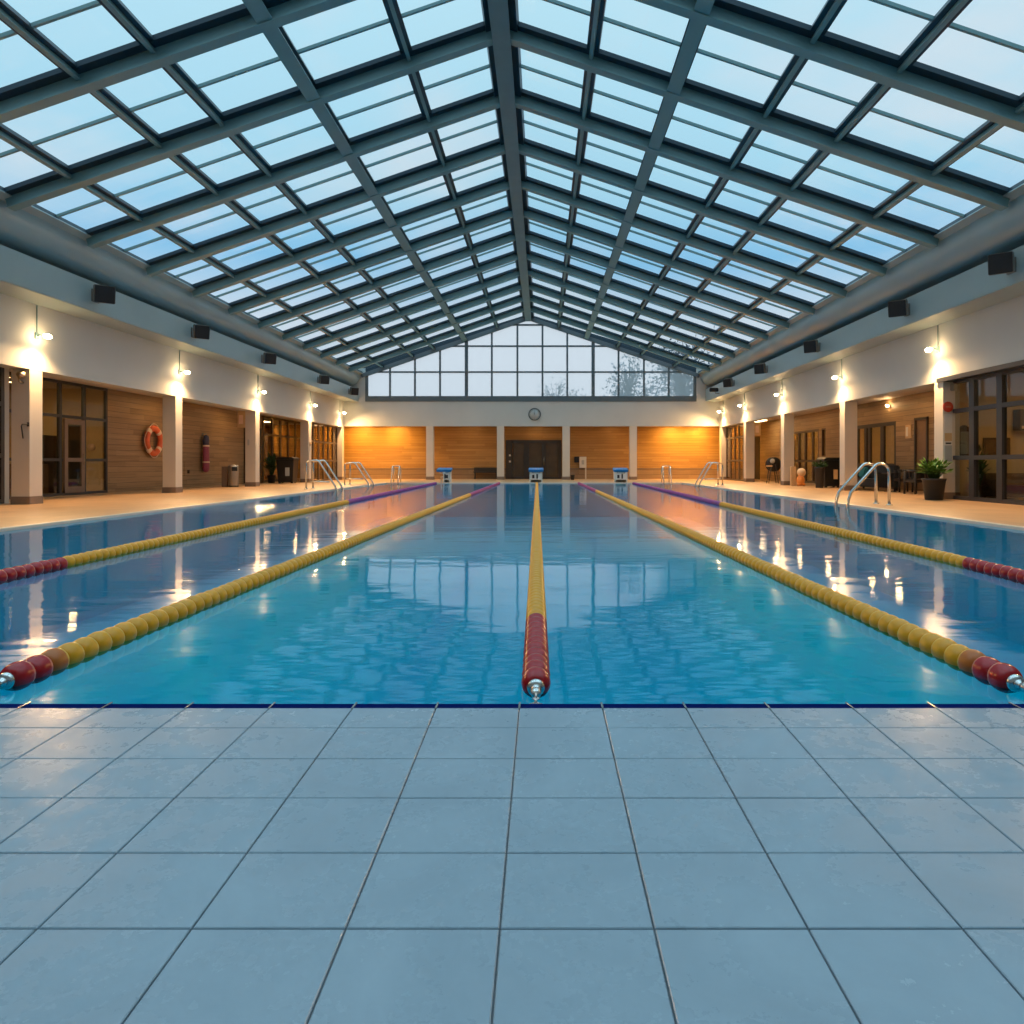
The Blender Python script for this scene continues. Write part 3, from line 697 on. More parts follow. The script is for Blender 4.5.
def lane_rope(a, c, cols, label, first_seen=0.0):
    a = Vector((a[0]*.961, a[1]*.961, .07)); c = (c[0], c[1], .07)
    a = Vector(a); c = Vector(c); dv = (c-a); ln = dv.length; d = dv.normalized()
    root = thing('lane_rope', a, label, 'lane rope', 'floating lane dividers')
    q = d.to_track_quat('-Y', 'Z')
    n = int((ln-.5)/PITCH); idx = list(range(n))
    seen = [i for i in idx if a.y+i*PITCH >= first_seen][:100]
    rest = [i for i in idx if i not in set(seen)]
    def colour(i):
        y = (a+d*(i*PITCH)).y; r = cols[0][1]
        for y0, cn in cols:
            if y >= y0: r = cn
        return r
    for i in seen:
        o = bpy.data.objects.new('float_disc', FM[colour(i)]); C.objects.link(o); o.parent = root
        o.location = d*(i*PITCH) + Vector((0, 0, random.uniform(-.002, .002)))
        o.rotation_mode = 'QUATERNION'; o.rotation_quaternion = q
    mats = [M['red'], M['rimred'], M['yellow'], M['rim'], M['purple'], M['magenta'], M['amber']]
    mi = {'red': (0, 1), 'yellow': (2, 3), 'purple': (4, 5), 'magenta': (5, 4), 'amber': (6, 3)}
    b = MB(); R = q.to_matrix() @ Matrix.Rotation(PI/2, 4, 'X').to_3x3()
    sp = [(.022, -.0575), (.058, -.054), (.0645, 0), (.058, .044), (.063, .052), (.022, .0575)]
    for i in rest:
        k = mi[colour(i)]; far = a.y+i*PITCH > 20
        b.lathe(sp, a+d*(i*PITCH), R, 12 if not far else 8, [k[0], k[0], k[0], k[1], k[1]])
    r = b.build('float_discs', mats, root); r['kind'] = 'stuff'
    b = MB(); b.tube([a-d*.12+Vector((0,0,-.004)), a+d*(ln-.02)], .009, 8); b.build('cable', M['chrome'], root)
    # end collar and tension clasp
    b = MB(); Rl = d.to_track_quat('Z', 'Y').to_matrix()
    b.lathe([(.018, -.085), (.034, -.082), (.040, -.066), (.036, -.056), (.018, -.056)], a, Rl, 18); b.build('end_collar', M['chrome'], root)
    b = MB(); e0 = a-d*.085; e1 = Vector((a.x-d.x*.35, PN+.01, .05))
    b.lathe([(.012, -.16), (.022, -.15), (.024, -.125), (.014, -.115), (.014, -.10), (.024, -.095), (.02, -.082)], a, Rl, 14)
    e0 = a-d*.16
    for k in range(6):
        t0, t1 = k/6, (k+1)/6; p = e0.lerp(e1, t0); p2 = e0.lerp(e1, t1+.06); off = Vector((.011, 0, 0)) if k % 2 else Vector((0, 0, .011))
        pts = [p, (p+p2)/2+off, p2, (p+p2)/2-off, p]; b.tube(pts, .0048, 6)
    b.build('tension_clasp', M['chrome'], root)
    b = MB(); b.box(e1.x-.03, e1.x+.03, PN-.004, PN+.012, .03, .076, .003); b.build('wall_anchor', M['chrome'], root)
    return root
FE = PF-.06
lane_rope((-.028, 3.26, .03), (-.27, FE, .03), [(0, 'red'), (4.34, 'yellow')], 'centre lane rope, red near end and yellow beyond, aimed at the far doors')
lane_rope((-2.52, 3.36, .03), (at(500, FE), FE, .03), [(0, 'red'), (3.40, 'amber'), (3.53, 'yellow'), (22, 'magenta')], 'yellow lane rope left of centre, its dark red end at the left foreground')
lane_rope((2.205, 3.33, .03), (at(578, FE), FE, .03), [(0, 'red'), (3.38, 'amber'), (3.5, 'yellow'), (25, 'magenta')], 'yellow lane rope right of centre, its dark red end at the right foreground')
lane_rope((-4.82, 3.3, .03), (at(437, FE), FE, .03), [(0, 'red'), (6.95, 'yellow'), (17.9, 'purple')], 'outermost left lane rope, red then yellow then purple', 6.0)
lane_rope((4.30, 3.3, .03), (at(632, FE), FE, .03), [(0, 'red'), (6.95, 'yellow'), (17.0, 'purple')], 'outermost right lane rope, red then yellow then purple', 6.0)

# ------------------------------------------------------------------ pool ladders
def arc(cx, cz, r, a0, a1, n=10): return [(cx+r*math.cos(math.radians(a0+(a1-a0)*k/n)), cz+r*math.sin(math.radians(a0+(a1-a0)*k/n))) for k in range(n+1)]
def ladder(edge, s, ya, yb, label, r=.034, reach=.86, top=1.0, steps=True, sharp=False):
    # s=+1: the deck is on the +x side
    o = thing('pool_ladder', (edge+s*.5, (ya+yb)/2, DECK), label, 'pool ladder', 'steel grab rails at the pool sides')
    for y in (ya, yb):
        if sharp:
            pr = [(reach, DECK), (reach, DECK+top-.10), (reach-.03, DECK+top-.03), (reach-.10, DECK+top), (reach-.42, DECK+top+.03), (reach-.50, DECK+top-.02), (-.06, DECK+.12), (-.12, DECK-.02), (-.12, -1.0)]
        else:
            pr = [(reach, DECK)]+[(reach, DECK+top-.24)]+arc(reach-.20, DECK+top-.22, .20, 0, 125)[1:]+[(-.04, DECK+.30), (-.10, DECK+.12), (-.12, DECK-.08), (-.12, -1.0)]
        b = MB(); b.tube([(edge+s*x, y, z) for x, z in pr], r, 12); b.build('grab_rail', M['chrome'], o)
        b = MB(); b.lathe([(r*2.1, 0), (r*2.1, .012), (r*1.2, .025), (r, .03)], (edge+s*reach, y, DECK+.0), None, 16); b.build('flange', M['chrome'], o)
    if steps:
        for z in (-.25, -.52, -.79):
            b = MB(); b.box(edge-s*.12-.04, edge-s*.12+.04, min(ya, yb), max(ya, yb), z-.015, z+.015, .006); b.build('step', M['chrome'], o)
    if sharp:
        b = MB(); b.tube([(edge+s*reach, ya, DECK+.28), (edge+s*.14, ya, DECK+.28)], r*.7, 8); b.build('cross_bar', M['chrome'], o)
    return o
ladder(PR, 1, 16.45, 17.1, 'large curved steel ladder on the right edge before the armchairs', .036)
ladder(PR, 1, 32.0, 32.8, 'distant steel ladder at the far right edge', .036, .95, 1.0, True, True)
ladder(PL, -1, 27.1, 27.9, 'steel hand rail sloping into water on the left edge, beside wheeled bin', .036, 1.05, 1.08, True, True)
ladder(PL, -1, 32.2, 33.1, 'steel hand rail at the far left edge, before the orange corner bay', .036, 1.0, 1.0, True, True)
def hoop(x0, x1, label):
    o = thing('pool_ladder', ((x0+x1)/2, PF+.3, DECK), label, 'pool ladder', 'tall hoop rails at the far end')
    for x in (x0, x1):
        pr = [(PF+.55, DECK), (PF+.55, DECK+.66)]+[(PF+.35+.20*math.cos(a), DECK+.66+.2*math.sin(a)) for a in [k*PI/8 for k in range(1, 8)]]+[(PF+.12, DECK+.60), (PF-.10, DECK+.1), (PF-.12, -.9)]
        b = MB(); b.tube([(x, y, z) for y, z in pr], .03, 10); b.build('grab_rail', M['chrome'], o)
    b = MB(); b.tube([(x0, PF+.33, DECK+.86), (x1, PF+.33, DECK+.86)], .022, 8); b.build('cross_bar', M['chrome'], o)
    for z in (-.25, -.52):
        b = MB(); b.box(x0, x1, PF-.15, PF-.09, z-.015, z+.015); b.build('step', M['chrome'], o)
hoop(at(391.5, PF), at(398.5, PF), 'steel hoop ladder at the far end, left of first block')
hoop(at(663.5, PF), at(671, PF), 'steel hoop ladder at the far end, right of last block')

# ------------------------------------------------------------------ starting blocks
def block(x, label, off=0.0):
    y = PF+.62; o = thing('starting_block', (x, y, DECK), label, 'starting block', 'starting blocks at the far end')
    b = MB(); b.box(x-.34+off, x-.27+off, y-.28, y+.28, DECK, DECK+.58, .01); b.box(x+.27, x+.34, y-.28, y+.28, DECK, DECK+.58, .01); b.box(x-.31+off, x+.31, y+.16, y+.24, DECK, DECK+.56)
    b.build('pedestal', M['blockwhite'], o)
    b = MB(); b.box(x-.27+off, x+.27, y-.27, y-.22, DECK+.14, DECK+.50, .008); b.build('front_panel', M['paper'], o)
    b = MB(); b.box(x-.2+off, x-.08+off, y-.28, y-.27, DECK+.22, DECK+.40); b.box(x+.02, x+.1, y-.28, y-.27, DECK+.2, DECK+.44); b.build('panel_mark', M['chair'], o)
    b = MB(); b.obox((x, y, DECK+.66), (.78, .64, .13), Matrix.Rotation(math.radians(9), 4, 'X').to_3x3(), .02); b.build('platform', M['blue'], o)
    b = MB(); b.tube([(x-.2, y-.34, DECK+.50), (x+.2, y-.34, DECK+.50)], .016, 8); b.tube([(x-.2, y-.34, DECK+.5), (x-.2, y-.22, DECK+.58)], .014, 8); b.tube([(x+.2, y-.34, DECK+.5), (x+.2, y-.22, DECK+.58)], .014, 8); b.build('grab_bar', M['chrome'], o)
    b = MB(); b.box(x-.25, x+.25, y+.24, y+.46, DECK+.26, DECK+.30, .006); b.box(x-.25, x-.20, y+.30, y+.44, DECK, DECK+.26); b.box(x+.2, x+.25, y+.30, y+.44, DECK, DECK+.26); b.build('step', M['blockwhite'], o)
block(at(444.5, 37.1), 'blue topped starting block at the far end, left one', .3)
block(at(536, 37.1), 'blue topped starting block before the far doors')
block(at(620.5, 37.1), 'blue topped starting block at the far end, right one')

# ------------------------------------------------------------------ clock
cx, cz = at(534.6, YF), EYE+(VY-414.3)*YF/F
RY = Matrix.Rotation(PI/2, 4, 'X').to_3x3()
o = thing('wall_clock', (cx, YF, cz-.38), 'round wall clock with dark rim on the pale far wall', 'clock')
b = MB(); b.lathe([(.335, 0), (.39, 0), (.39, .05), (.37, .06), (.335, .05), (.335, 0)], (cx, YF, cz), RY, 40, caps=False); b.build('rim', M['hand'], o)
b = MB(); b.lathe([(.34, .0), (.34, .028), (.001, .028)], (cx, YF, cz), RY, 40); b.build('face', M['clockface'], o)
b = MB()
for k in range(12):
    a = k*PI/6; R = Matrix.Rotation(-a, 4, 'Y').to_3x3(); b.obox(Vector((cx, YF-.033, cz))+R @ Vector((0, 0, .29)), (.012, .006, .05), R)
b.build('hour_marks', M['hand'], o)
for ang, ln, wd, nm in ((-22, .15, .022, 'hour_hand'), (-2, .26, .014, 'minute_hand')):
    R = Matrix.Rotation(math.radians(ang), 4, 'Y').to_3x3(); b = MB(); b.obox(Vector((cx, YF-.042, cz))+R @ Vector((0, 0, ln/2-.03)), (wd, .006, ln), R); b.build(nm, M['hand'], o)

# ------------------------------------------------------------------ left side objects
RX90 = Matrix.Rotation(PI/2, 4, 'Y').to_3x3()
lx, ly, lzz, lr = REC_L+.14, 26.25, 1.92, .46
o = thing('life_ring', (REC_L, ly, lzz-.58), 'orange life ring hung on the left timber wall', 'life ring')
b = MB(); n = 40; ring = []
for k in range(n):
    a = 2*PI*k/n; rr = []
    for q in range(14):
        p = 2*PI*q/14; r_ = lr+.12*math.cos(p); rr.append(b.bm.verts.new((lx+.085*math.sin(p), ly+r_*math.cos(a), lzz+r_*math.sin(a))))
    ring.append(rr)
for k in range(n):
    for q in range(14):
        f = b.face([ring[k][q], ring[k][(q+1) % 14], ring[(k+1) % n][(q+1) % 14], ring[(k+1) % n][q]]); f.smooth = True
b.build('ring_body', M['orange'], o)
for a0 in (45, 135, 225, 315):
    b = MB(); rings = []
    for k in range(5):
        a = math.radians(a0-9+18*k/4); rr = []
        for q in range(14):
            p = 2*PI*q/14; r_ = lr+.126*math.cos(p); rr.append(b.bm.verts.new((lx+.091*math.sin(p), ly+r_*math.cos(a), lzz+r_*math.sin(a))))
        rings.append(rr)
    for k in range(4):
        for q in range(14): b.face([rings[k][q], rings[k][(q+1) % 14], rings[k+1][(q+1) % 14], rings[k+1][q]]).smooth = True
    b.build('reflective_band', M['creamband'], o)
b = MB(); pts = []
for k in range(65):
    a = 2*PI*k/64; r_ = .60+.035*math.cos(4*a+PI*0); pts.append((lx+.02, ly+(r_)*math.cos(a), lzz+(r_)*math.sin(a)))
b.tube(pts, .012, 6); b.build('grab_line', M['creamband'], o)
b = MB(); b.tube([(REC_L-.01, ly, lzz+.60), (REC_L+.08, ly, lzz+.60), (REC_L+.10, ly, lzz+.66)], .018, 8); b.build('hook', M['steel'], o)
# rescue tube bundle
tx, ty = REC_L+.16, 30.3
o = thing('rescue_tube', (REC_L, ty, .7), 'long pink rescue tube with indigo top hung on the left timber wall', 'rescue tube')
b = MB(); b.lathe([(.04, .70), (.12, .73), (.155, .85), (.15, 1.4), (.14, 1.72), (.12, 1.86), (.03, 1.9)], (tx, ty, 0), None, 16, sc=(.72, 1.35)); b.build('foam_body', M['pink'], o)
b = MB(); b.lathe([(.05, 1.84), (.14, 1.86), (.15, 2.1), (.12, 2.26), (.03, 2.31)], (tx, ty, 0), None, 16, sc=(.75, 1.3)); b.build('cap', M['indigo'], o)
b = MB(); b.lathe([(.135, 1.80), (.15, 1.81), (.15, 1.86), (.135, 1.87)], (tx, ty, 0), None, 16, sc=(.78, 1.36)); b.lathe([(.15, 1.1), (.162, 1.11), (.162, 1.15), (.15, 1.16)], (tx, ty, 0), None, 16, sc=(.76, 1.36)); b.build('strap', M['creamband'], o)
b = MB(); b.tube([(REC_L-.01, ty, 2.36), (tx, ty, 2.36), (tx, ty, 2.28)], .015, 8); b.build('hook', M['steel'], o)
# small utility hatch
b = MB(); b.box(REC_L, REC_L+.012, 28.75, 29.45, .55, 1.15, .003); hb = b.build('wall_hatch', M['wood']); tag(hb, 'flush timber hatch low on left wall, right of the second pillar', 'hatch')
b = MB(); b.box(REC_L+.012, REC_L+.05, 29.0, 29.12, .66, .80, .005); b.build('socket', M['black'], hb)
# litter bin
bx, by = -13.05, 29.6
o = thing('litter_bin', (bx, by, DECK), 'tall metal litter bin with dark opening beside left pillar', 'bin')
b = MB(); b.lathe([(.20, 0), (.21, .02), (.21, .80), (.205, .87), (.17, .93), (.02, .95)], (bx, by, DECK), None, 24); b.build('body', M['binmetal'], o)
b = MB(); b.obox((bx+.12, by-.16, DECK+.76), (.22, .05, .17), Matrix.Rotation(math.radians(35), 4, 'Z').to_3x3(), .01); b.build('opening', M['black'], o)
b = MB(); b.lathe([(.212, .02), (.217, .02), (.217, .06), (.212, .06)], (bx, by, DECK), None, 24); b.build('foot_ring', M['black'], o)
b = MB(); b.box(bx-.46, bx-.235, by-.1, by+.2, DECK, DECK+.86, .01); ob = b.build('storage_box', M['base']); tag(ob, 'slim brown box standing left of the metal litter bin', 'box')
# sand sign boxes
def signbox(x, y, z, label, wx=.34):
    o = thing('sign_box', (x, y, z-.36), label, 'sign', 'sand coloured sign boxes')
    b = MB(); b.box(x-wx/2, x+wx/2, y-.04, y+.04, z-.36, z+.36, .008); b.build('panel', M['sand'], o)
    b = MB(); b.box(x-wx/2+.06, x+wx/2-.1, y-.046, y-.04, z-.2, z+.18); b.build('printed_mark', M['creamband'], o)
signbox(XL-.44-.17, 30.1, 2.97, 'sand coloured sign box beside the left pillar above the litter bin')
signbox(XR+.46+.17, 37.9, 2.95, 'sand coloured sign box beside the far right pillar')
# pillar fittings
def tagb(b, name, m, label, cat, group=None): return tag(b.build(name, m), label, cat, group)
o = thing('security_camera', (XL-.08, 16.8, 3.1), 'small brass security camera on the nearest left pillar', 'camera')
b = MB(); b.tube([(XL-.16, 16.80, 3.0), (XL-.16, 16.70, 3.02), (XL-.16, 16.68, 3.12)], .03, 10); b.build('arm', M['brass'], o)
b = MB(); b.sphere((XL-.10, 16.66, 3.18), .09, (1.2, .9, .9)); b.build('housing', M['brass'], o)
b = MB(); b.sphere((XL-.03, 16.60, 3.17), .05); b.build('lens', M['creamband'], o)
o = thing('wall_hook', (XL-.05, 16.78, 1.7), 'thin dark hook bracket on the nearest left pillar', 'hook')
b = MB(); b.tube([(XL-.03, 16.80, 2.0), (XL-.03, 16.74, 2.0), (XL-.13, 16.74, 2.0), (XL-.15, 16.74, 1.95), (XL-.11, 16.74, 1.66)], .014, 8); b.build('rod', M['frame'], o)
b = MB(); b.box(XL-.05, XL+.0, 16.78, 16.80, 1.95, 2.05); b.build('plate', M['frame'], o)
b = MB(); b.box(XL-.34, XL-.26, 30.02, 30.05, 1.85, 2.1, .005); tagb(b, 'wall_switch', M['greypaper'], 'small grey switch on the pillar beside the litter bin', 'switch')
b = MB(); b.box(XL, XL+.03, 37.0, 37.16, 2.0, 2.2, .005); b.tube([(XL+.02, 37.0, 2.1), (XL+.1, 36.95, 2.1)], .02, 8); tagb(b, 'pillar_fitting', M['brass'], 'small brass fitting on the fourth left pillar', 'fitting')

# wheeled bins
def wheelie(x, y, wd, h, label, lab_mat=None):
    o = thing('wheeled_bin', (x, y, DECK), label, 'bin')
    b = MB(); z0, z1 = DECK+.06, DECK+h-.12
    lo = [(x-wd*.43, y-.32), (x+wd*.43, y-.32), (x+wd*.43, y+.32), (x-wd*.43, y+.32)]; hi = [(x-wd*.5, y-.38), (x+wd*.5, y-.38), (x+wd*.5, y+.38), (x-wd*.5, y+.38)]
    a = [b.bm.verts.new((p[0], p[1], z0)) for p in lo]; c = [b.bm.verts.new((p[0], p[1], z1)) for p in hi]
    b.face(a[::-1]); b.face(c)
    for k in range(4): b.face([a[k], a[(k+1) % 4], c[(k+1) % 4], c[k]])
    b.build('body', M['black'], o, .02)
    b = MB(); b.prism_y([(x-wd*.54, z1), (x+wd*.54, z1), (x+wd*.54, z1+.05), (x+wd*.40, z1+.12), (x-wd*.40, z1+.12), (x-wd*.54, z1+.05)], y-.42, y+.42); b.build('lid', M['black'], o, .01)
    b = MB(); b.box(x+wd*.02, x+wd*.26, y-.375, y-.362, DECK+h*.28, DECK+h*.6); b.build('sticker', lab_mat or M['greypaper'], o)
    for sx in (-1, 1):
        b = MB(); b.lathe([(.09, -.03), (.1, -.02), (.1, .02), (.09, .03)], (x+sx*wd*.36, y+.2, DECK+.1), Matrix.Rotation(PI/2, 4, 'Y').to_3x3(), 16); b.build('wheel', M['black'], o)
        b = MB(); b.box(x+sx*wd*.36-.05, x+sx*wd*.36+.05, y-.3, y-.2, DECK, DECK+.07); b.build('foot', M['black'], o)
wheelie(at(287.5, 35.5), 35.5, .88, 1.32, 'large black wheeled bin in front of the left glazed bay')
wheelie(at(829.5, 29.0), 29.0, .72, 1.24, 'tall black bin between right pillars with plant at its side', M['sand'])

# plants
def leafy(name, x, y, z, r, h, n, label, m, pot=None, ls=.16):
    o = thing(name, (x, y, pot[0] if pot else z), label, 'plant')
    if pot:
        z0, pr, ph = pot
        b = MB(); b.lathe([(pr*.72, 0), (pr*.76, .01), (pr*.98, ph*.9), (pr*1.04, ph*.92), (pr*1.04, ph), (pr*.93, ph), (pr*.93, ph*.85)], (x, y, z0), None, 28, caps=False); b.build('pot', M['pot'], o)
        b = MB(); b.lathe([(.001, ph*.90), (pr*.93, ph*.90), (pr*.7, ph*.3), (pr*.7, .005)], (x, y, z0), None, 20); b.build('soil', M['soil'], o)
        z = z0+ph*.9
    b = MB(); c = MB()
    for k in range(n):
        a = random.uniform(0, 2*PI); el = random.uniform(.15, 1.25); R_ = random.uniform(.35, 1)
        tip = Vector((x+math.cos(a)*r*R_*math.cos(el*.8), y+math.sin(a)*r*R_*math.cos(el*.8), z+h*(.25+.75*math.sin(el)*R_)))
        basep = Vector((x+math.cos(a)*r*.15, y+math.sin(a)*r*.15, z+.02)); mid = basep.lerp(tip, .5)+Vector((0, 0, h*.14))
        if k % 3 == 0: c.tube([basep, mid, tip], [.012, .008, .004], 5)
        dirv = (tip-mid).normalized(); side = dirv.cross(Vector((0, 0, 1))); side = side.normalized() if side.length > .01 else Vector((1, 0, 0))
        side = (side+Vector((random.uniform(-.4, .4),)*3)).normalized(); l = ls*random.uniform(.7, 1.3); wd = l*.24; up = side.cross(dirv)
        P = [tip-dirv*l*.5, tip-dirv*l*.1+side*wd, tip+dirv*l*.5-up*l*.12, tip-dirv*l*.1-side*wd, tip-dirv*l*.05+up*l*.06]
        vs = [b.bm.verts.new(p) for p in P]
        for q in ((0,1,4),(1,2,4),(2,3,4),(3,0,4)): b.face([vs[i] for i in q])
    b.build('foliage', m, o); c.build('stems', M['leafd'], o)
    return o
leafy('potted_plant', 10.60, 18.93, 0, .48, .62, 260, 'leafy green plant in a dark round pot before the poster pillar', M['leaf'], (DECK, .29, .58), .17)
leafy('potted_plant', -13.95, 36.1, 0, .42, 1.2, 160, 'tall green potted plant left of the black wheeled bin', M['leafd'], (DECK, .22, .4), .22)
leafy('trailing_plant', 11.28, 28.45, DECK+.95, .36, .35, 120, 'low dark leafed plant at the side of the tall black bin', M['leafd'], (DECK, .2, .85), .15)

# hose reel on stand
hx, hy = 11.62, 35.3
o = thing('hose_reel', (hx, hy, DECK), 'round black hose reel on a stand against the right timber wall', 'hose reel')
b = MB()
RYy = Matrix.Rotation(PI/2, 4, 'X').to_3x3()
b.lathe([(.05, -.14), (.36, -.14), (.37, -.11), (.26, -.09), (.26, .09), (.37, .11), (.36, .14), (.05, .14)], (hx+.05, hy, DECK+.95), RYy, 24); b.build('drum', M['black'], o)
b = MB(); b.lathe([(.02, .14), (.12, .15), (.12, .17), (.02, .18)], (hx-.05, hy, DECK+1.12), RYy, 16); b.build('hub', M['greypaper'], o)
for sx in (-.24, .24):
    b = MB(); b.tube([(hx+sx, hy-.16, DECK), (hx+sx*.4, hy-.16, DECK+.95)], .02, 8); b.tube([(hx+sx, hy+.16, DECK), (hx+sx*.4, hy+.16, DECK+.95)], .02, 8); b.build('leg', M['frame'], o)
b = MB(); b.box(hx-.32, hx-.06, hy-.2, hy+.0, DECK+.84, DECK+.90); b.build('shelf', M['sand'], o)
# toy
tx, ty = 11.45, 31.0
o = thing('pool_toy', (tx, ty, DECK), 'small orange and cream pool toy at foot of right pillar', 'toy')
b = MB(); b.sphere((tx, ty, DECK+.24), .2, (.9, .9, 1.2)); b.build('body', M['toy'], o)
b = MB(); b.sphere((tx+.03, ty-.02, DECK+.60), .19); b.build('head', M['toycream'], o)
for sx in (-1, 1):
    b = MB(); b.sphere((tx+sx*.11, ty-.06, DECK+.07), .085, (1, 1.3, .8)); b.build('foot', M['toy'], o)
b = MB(); b.box(tx-.36, tx-.14, ty+.15, ty+.33, DECK, DECK+.86, .02); tagb(b, 'kickboard_stack', M['sand'], 'upright sand coloured foam board behind the orange toy', 'foam board')

# chairs and sofa on the right
def armchair(x, y, yaw, label):
    o = thing('armchair', (0, 0, 0), label, 'chair', 'dark chairs by the right recess')
    b = MB(); b.obox((0, 0, .42), (.52, .50, .10), None, .02); b.build('seat', M['chair'], o)
    b = MB(); pts = [(.27*math.cos(a), -.02+.27*math.sin(a), .74) for a in [math.radians(d_) for d_ in range(-20, 201, 20)]]
    b.tube(pts, .045, 10); b.build('arm_rail', M['chair'], o)
    b = MB(); n = 8
    rA, rB = [], []
    for k in range(n+1):
        a = math.radians(35+110*k/n); rA.append((.26*math.cos(a), -.02+.26*math.sin(a)))
    for k in range(n):
        (xa, ya), (xb, yb) = rA[k], rA[k+1]
        b.obox(((xa+xb)/2, (ya+yb)/2, .62), (math.hypot(xb-xa, yb-ya)*1.04, .025, .24), Matrix.Rotation(math.atan2(yb-ya, xb-xa), 4, 'Z').to_3x3())
    b.build('backrest', M['chair'], o)
    for sx in (-1, 1):
        for sy in (-1, 1):
            b = MB(); b.tube([(sx*.25, sy*.21, 0), (sx*.24, sy*.2, .74 if sy < 0 else .70)], [.032, .04], 8); b.build('leg', M['chair'], o)
    o.location = (x, y, DECK); o.rotation_euler = (0, 0, yaw)
    return o
armchair(12.12, 22.7, math.radians(-160), 'dark round backed armchair beside the potted plant')
armchair(12.55, 24.3, math.radians(-100), 'dark chair half hidden behind the round backed armchair')
armchair(13.2, 21.6, math.radians(-60), 'dark chair partly hidden behind the potted plant')
sx_, sy_ = 12.25, 26.6
o = thing('sofa', (sx_, sy_, DECK), 'long dark sofa along the right recess behind the pool ladder', 'sofa')
x0, x1, ya, yb = 12.0, 12.85, 25.1, 27.9
b = MB(); b.box(x0, x1, ya, yb, DECK+.14, DECK+.42, .03); b.build('seat', M['sofa'], o)
b = MB(); b.box(x1-.2, x1, ya, yb, DECK+.40, DECK+.92, .04); b.build('backrest', M['sofa'], o)
for y in (ya, yb-.18):
    b = MB(); b.box(x0, x1-.2, y, y+.18, DECK+.40, DECK+.66, .04); b.build('armrest', M['sofa'], o)
for x in (x0+.08, x1-.08):
    for y in (ya+.1, yb-.1):
        b = MB(); b.box(x-.03, x+.03, y-.03, y+.03, DECK, DECK+.15); b.build('leg', M['chair'], o)
b = MB(); b.obox((12.52, 27.25, DECK+.64), (.16, .5, .42), Matrix.Rotation(math.radians(14), 4, 'Y').to_3x3(), .05); tagb(b, 'cushion', M['teal'], 'teal cushion leaning on the dark sofa', 'cushion')
b = MB(); b.box(11.95, 12.25, 24.0, 24.65, DECK+.62, DECK+.66, .005); b.box(12.08, 12.12, 24.3, 24.34, DECK, DECK+.62); b.box(11.98, 12.22, 24.1, 24.5, DECK, DECK+.02); tagb(b, 'side_table', M['chair'], 'small dark side table between chairs and sofa', 'table')
# wall notice and sconce in right recess
b = MB(); b.box(REC_R-.03, REC_R+.004, 25.75, 26.15, 2.0, 2.5, .004); nb = tagb(b, 'framed_notice', M['sand'], 'small framed notice on the right timber wall between door and glazing', 'notice')
b = MB(); b.box(REC_R-.036, REC_R-.03, 25.95, 26.1, 2.08, 2.42); b.build('paper_sheet', M['paper'], nb)
o = thing('wall_sconce', (REC_R, 27.4, 3.25), 'glowing warm sconce high on the right timber wall over the sofa', 'lamp')
b = MB(); b.box(REC_R-.05, REC_R, 27.3, 27.5, 3.27, 3.36, .005); b.build('bracket', M['sand'], o)
b = MB(); b.sphere((REC_R-.1, 27.4, 3.33), .05); b.build('lamp_glass', M['bulb'], o)
# poster pillar fittings
py = 19.235
b = MB(); b.lathe([(.001, 0), (.14, 0), (.145, .008), (.14, .016), (.001, .016)], (XR+.13, py+.01, 2.62), RYy, 28); so = tagb(b, 'round_sign', M['signred'], 'round red sign on the nearest right pillar', 'sign')
b = MB(); b.box(XR+.06, XR+.20, py-.012, py-.006, 2.60, 2.64); b.build('sign_bar', M['rimred'], so)
b = MB(); b.box(XR+.02, XR+.24, py-.005, py+.012, 1.1, 2.42, .002); po = tagb(b, 'notice_board', M['paper'], 'tall narrow poster under the round red sign', 'poster')
b = MB(); b.box(XR+.03, XR+.23, py-.008, py-.004, 1.68, 1.90); b.build('orange_band', M['sand'], po)
b = MB(); b.box(XR+.06, XR+.21, py-.008, py-.004, 1.60, 1.64); b.build('dark_text_line', M['black'], po)
b = MB(); b.box(XR+.03, XR+.23, py-.008, py-.004, 1.12, 1.56); b.build('blue_grey_panel', M['greypaper'], po)
o = thing('security_camera', (XR+.24, py, 3.05), 'small grey security camera at top of the poster pillar', 'camera')
b = MB(); b.box(XR+.18, XR+.3, py-.16, py+.01, 3.05, 3.25, .02); b.build('housing', M['binmetal'], o)
b = MB(); b.tube([(XR+.24, py+.01, 3.27), (XR+.24, py-.08, 3.27), (XR+.24, py-.08, 3.23)], .014, 8); b.build('arm', M['binmetal'], o)

# lounge behind the near right glazing
M['brownpic'] = principled('picture_brown', (.14, .09, .045), .6, 0, .5, 5)
def tb(name, x0, x1, y0, y1, z0, z1, m, label, cat, bev=.02): b = MB(); b.box(x0, x1, y0, y1, z0, z1, bev); return tagb(b, name, m, label, cat)
o = thing('lounge_sofa', (12.7, 18.8, DECK), 'brown lounge sofa seen low through the right glazing', 'sofa')
b = MB(); b.box(12.0, 13.3, 18.3, 19.2, DECK+.1, DECK+.40, .04); b.build('seat', M['brownpic'], o)
b = MB(); b.box(12.0, 13.3, 19.0, 19.3, DECK+.36, DECK+.72, .05); b.build('backrest', M['brownpic'], o)
for x in (11.98, 13.14):
    b = MB(); b.box(x, x+.18, 18.35, 19.0, DECK+.36, DECK+.56, .04); b.build('armrest', M['brownpic'], o)
for x in (12.06, 13.24):
    for y in (18.4, 19.1):
        b = MB(); b.box(x-.03, x+.03, y-.03, y+.03, DECK, DECK+.11); b.build('leg', M['chair'], o)
o = tb('wall_picture', 12.28, 13.02, 19.455, 19.502, 1.30, 1.78, M['doordark'], 'dark framed picture in the lounge above the brown sofa', 'picture', .005)
b = MB(); b.box(12.34, 12.96, 19.447, 19.456, 1.36, 1.72); b.build('canvas', M['brownpic'], o)
